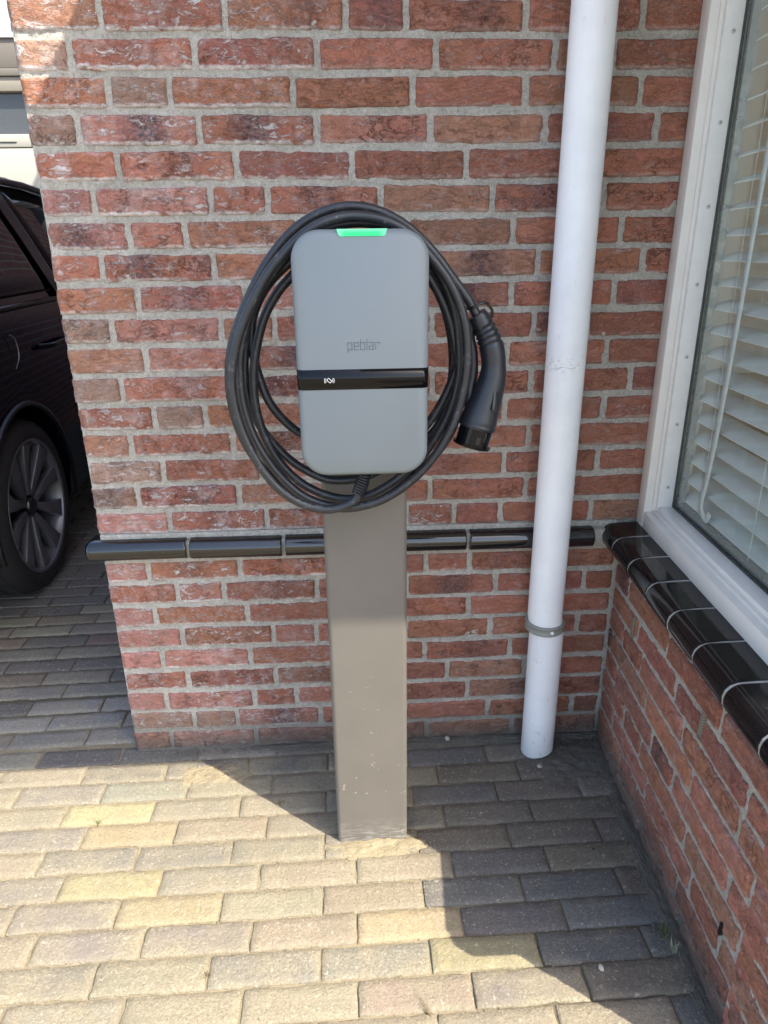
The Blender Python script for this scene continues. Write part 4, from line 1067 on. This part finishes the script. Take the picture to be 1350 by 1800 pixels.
def joint_grit():
    m_ = MB()
    for (y, ph) in rows[:15]:
        for _ in range(150):
            x = rnd.uniform(-.45, 1.15); yy_ = y+.015*(x-.4)+rnd.choice((-.034, .034))+rnd.gauss(0, .003); r = .0006+.0016*rnd.random()**3
            if noise.noise((x*9, yy_*9, 4)) < -.05: continue
            v, f = icos(r, (x, yy_, .0004+r*.3), rnd); m_.add(v, f)
    tag(m_.build('grit', SAND), 'fine sand crumbs lying along the joints between the front pavers', 'grit', 'stuff')
joint_grit()
grit('pale mineral specks lying on the paving', [(-.3, 1.15, -.8, -.1), (.75, 1.15, -.8, -.1)], 260, .0005, .0012, PEBBLE)
for (x, y, r, lb_) in ((.832, -.012, .009, 'pale pebble on the soil strip right of the charger post'), (1.055, -.128, .008, 'small pebble just in front of the downpipe foot'), (1.03, -.655, .007, 'flat grey pebble on the shaded paving near the bottom edge')):
    v, f = icos(r, (0, 0, 0), rnd); o = MB().add(v, f).build('pebble', PEBBLE, None, (x, y, .010 if y > -.05 else .006), bevel=.001); tag(o, lb_, 'pebble')
# grass and stalks
def tuft(label, x, y, n, h, mat, spread, name='grass_tuft', lean=.5):
    m_ = MB()
    for _ in range(n):
        a = rnd.uniform(0, 2*math.pi); r = rnd.uniform(0, spread); bx, by = x+r*math.cos(a), y+r*math.sin(a)
        a2 = rnd.uniform(0, 2*math.pi); L = h*rnd.uniform(.5, 1.2); w_ = .0009
        pts = []
        for k in range(4):
            t_ = k/3; pts.append(Vector((bx+math.cos(a2)*L*lean*t_*t_*1.4, by+math.sin(a2)*L*lean*t_*t_*1.4, .001+L*t_*(1-.35*t_))))
        sd = Vector((-math.sin(a2), math.cos(a2), 0))*w_
        v = []
        for k, p in enumerate(pts): q_ = 1-k/3.2; v += [p-sd*q_, p+sd*q_]
        m_.add(v, [(0, 1, 3, 2), (2, 3, 5, 4), (4, 5, 7, 6)])
    tag(m_.build(name, mat), label, 'grass', 'stuff')
tuft('green grass tuft growing at the foot of the bay wall', 1.175, -.592, 46, .018, GRASS, .016)
tuft('pale grass wisps by the bay wall, below the green tuft', 1.180, -.625, 26, .022, simple('pale_grass', (.34, .34, .22), .7), .012)
tuft('tiny weed in a joint of the sunlit pavers left of the post', -.019, -.247, 14, .012, GRASS, .010)
tuft('tiny dark weed between the sunlit pavers below the post', .304, -.624, 12, .014, DRY, .006)
tuft('dry weeds beside sand on the sunlit paving by the shadow edge', .40, -.207, 14, .012, DRY, .012)
for dx, ln in ((0, .035), (.006, .028), (-.004, .022)):
    pass
m_ = MB()
for a0, L in ((118, .042), (128, .030), (108, .020), (135, .022)):
    a = RAD(a0); p0 = Vector((.708, -.722, .002)); p1 = p0+Vector((math.cos(a)*L, math.sin(a)*L, .003)); m_.tube([p0, (p0+p1)/2+Vector((.001, 0, .002)), p1], [.0007, .0006, .0004], 5)
tag(m_.build('twig', DRY), 'dry forked twig lying on the sunlit pavers near the bottom', 'twig')
v, f = icos(.0035, (0, 0, 0), rnd); tag(MB().add(v, f).build('pebble', TRIM, None, (1.1065, -.389, .003)), 'tiny black pebble on the shaded blue-grey paving', 'pebble')

for px_, z_, h_ in ((1.155, 1.07, .014), (1.157, 1.02, .016), (1.262, .905, .007)):
    v, f = icos(.0035, (0, 0, 0), rnd); MB().add([(a, b*.5, c*(h_/.0035)) for a, b, c in v], f).build('plaster_drip', PEBBLE, house, (px_, -.004, z_))

for x in (.021, .040):
    MB().tube([(x, -.0258, .006), (x+.0005, -.0258, .018), (x+.003, -.0258, .027)], [.0008, .0007, .0004], 5).build('scratch', CLAMP, stn)
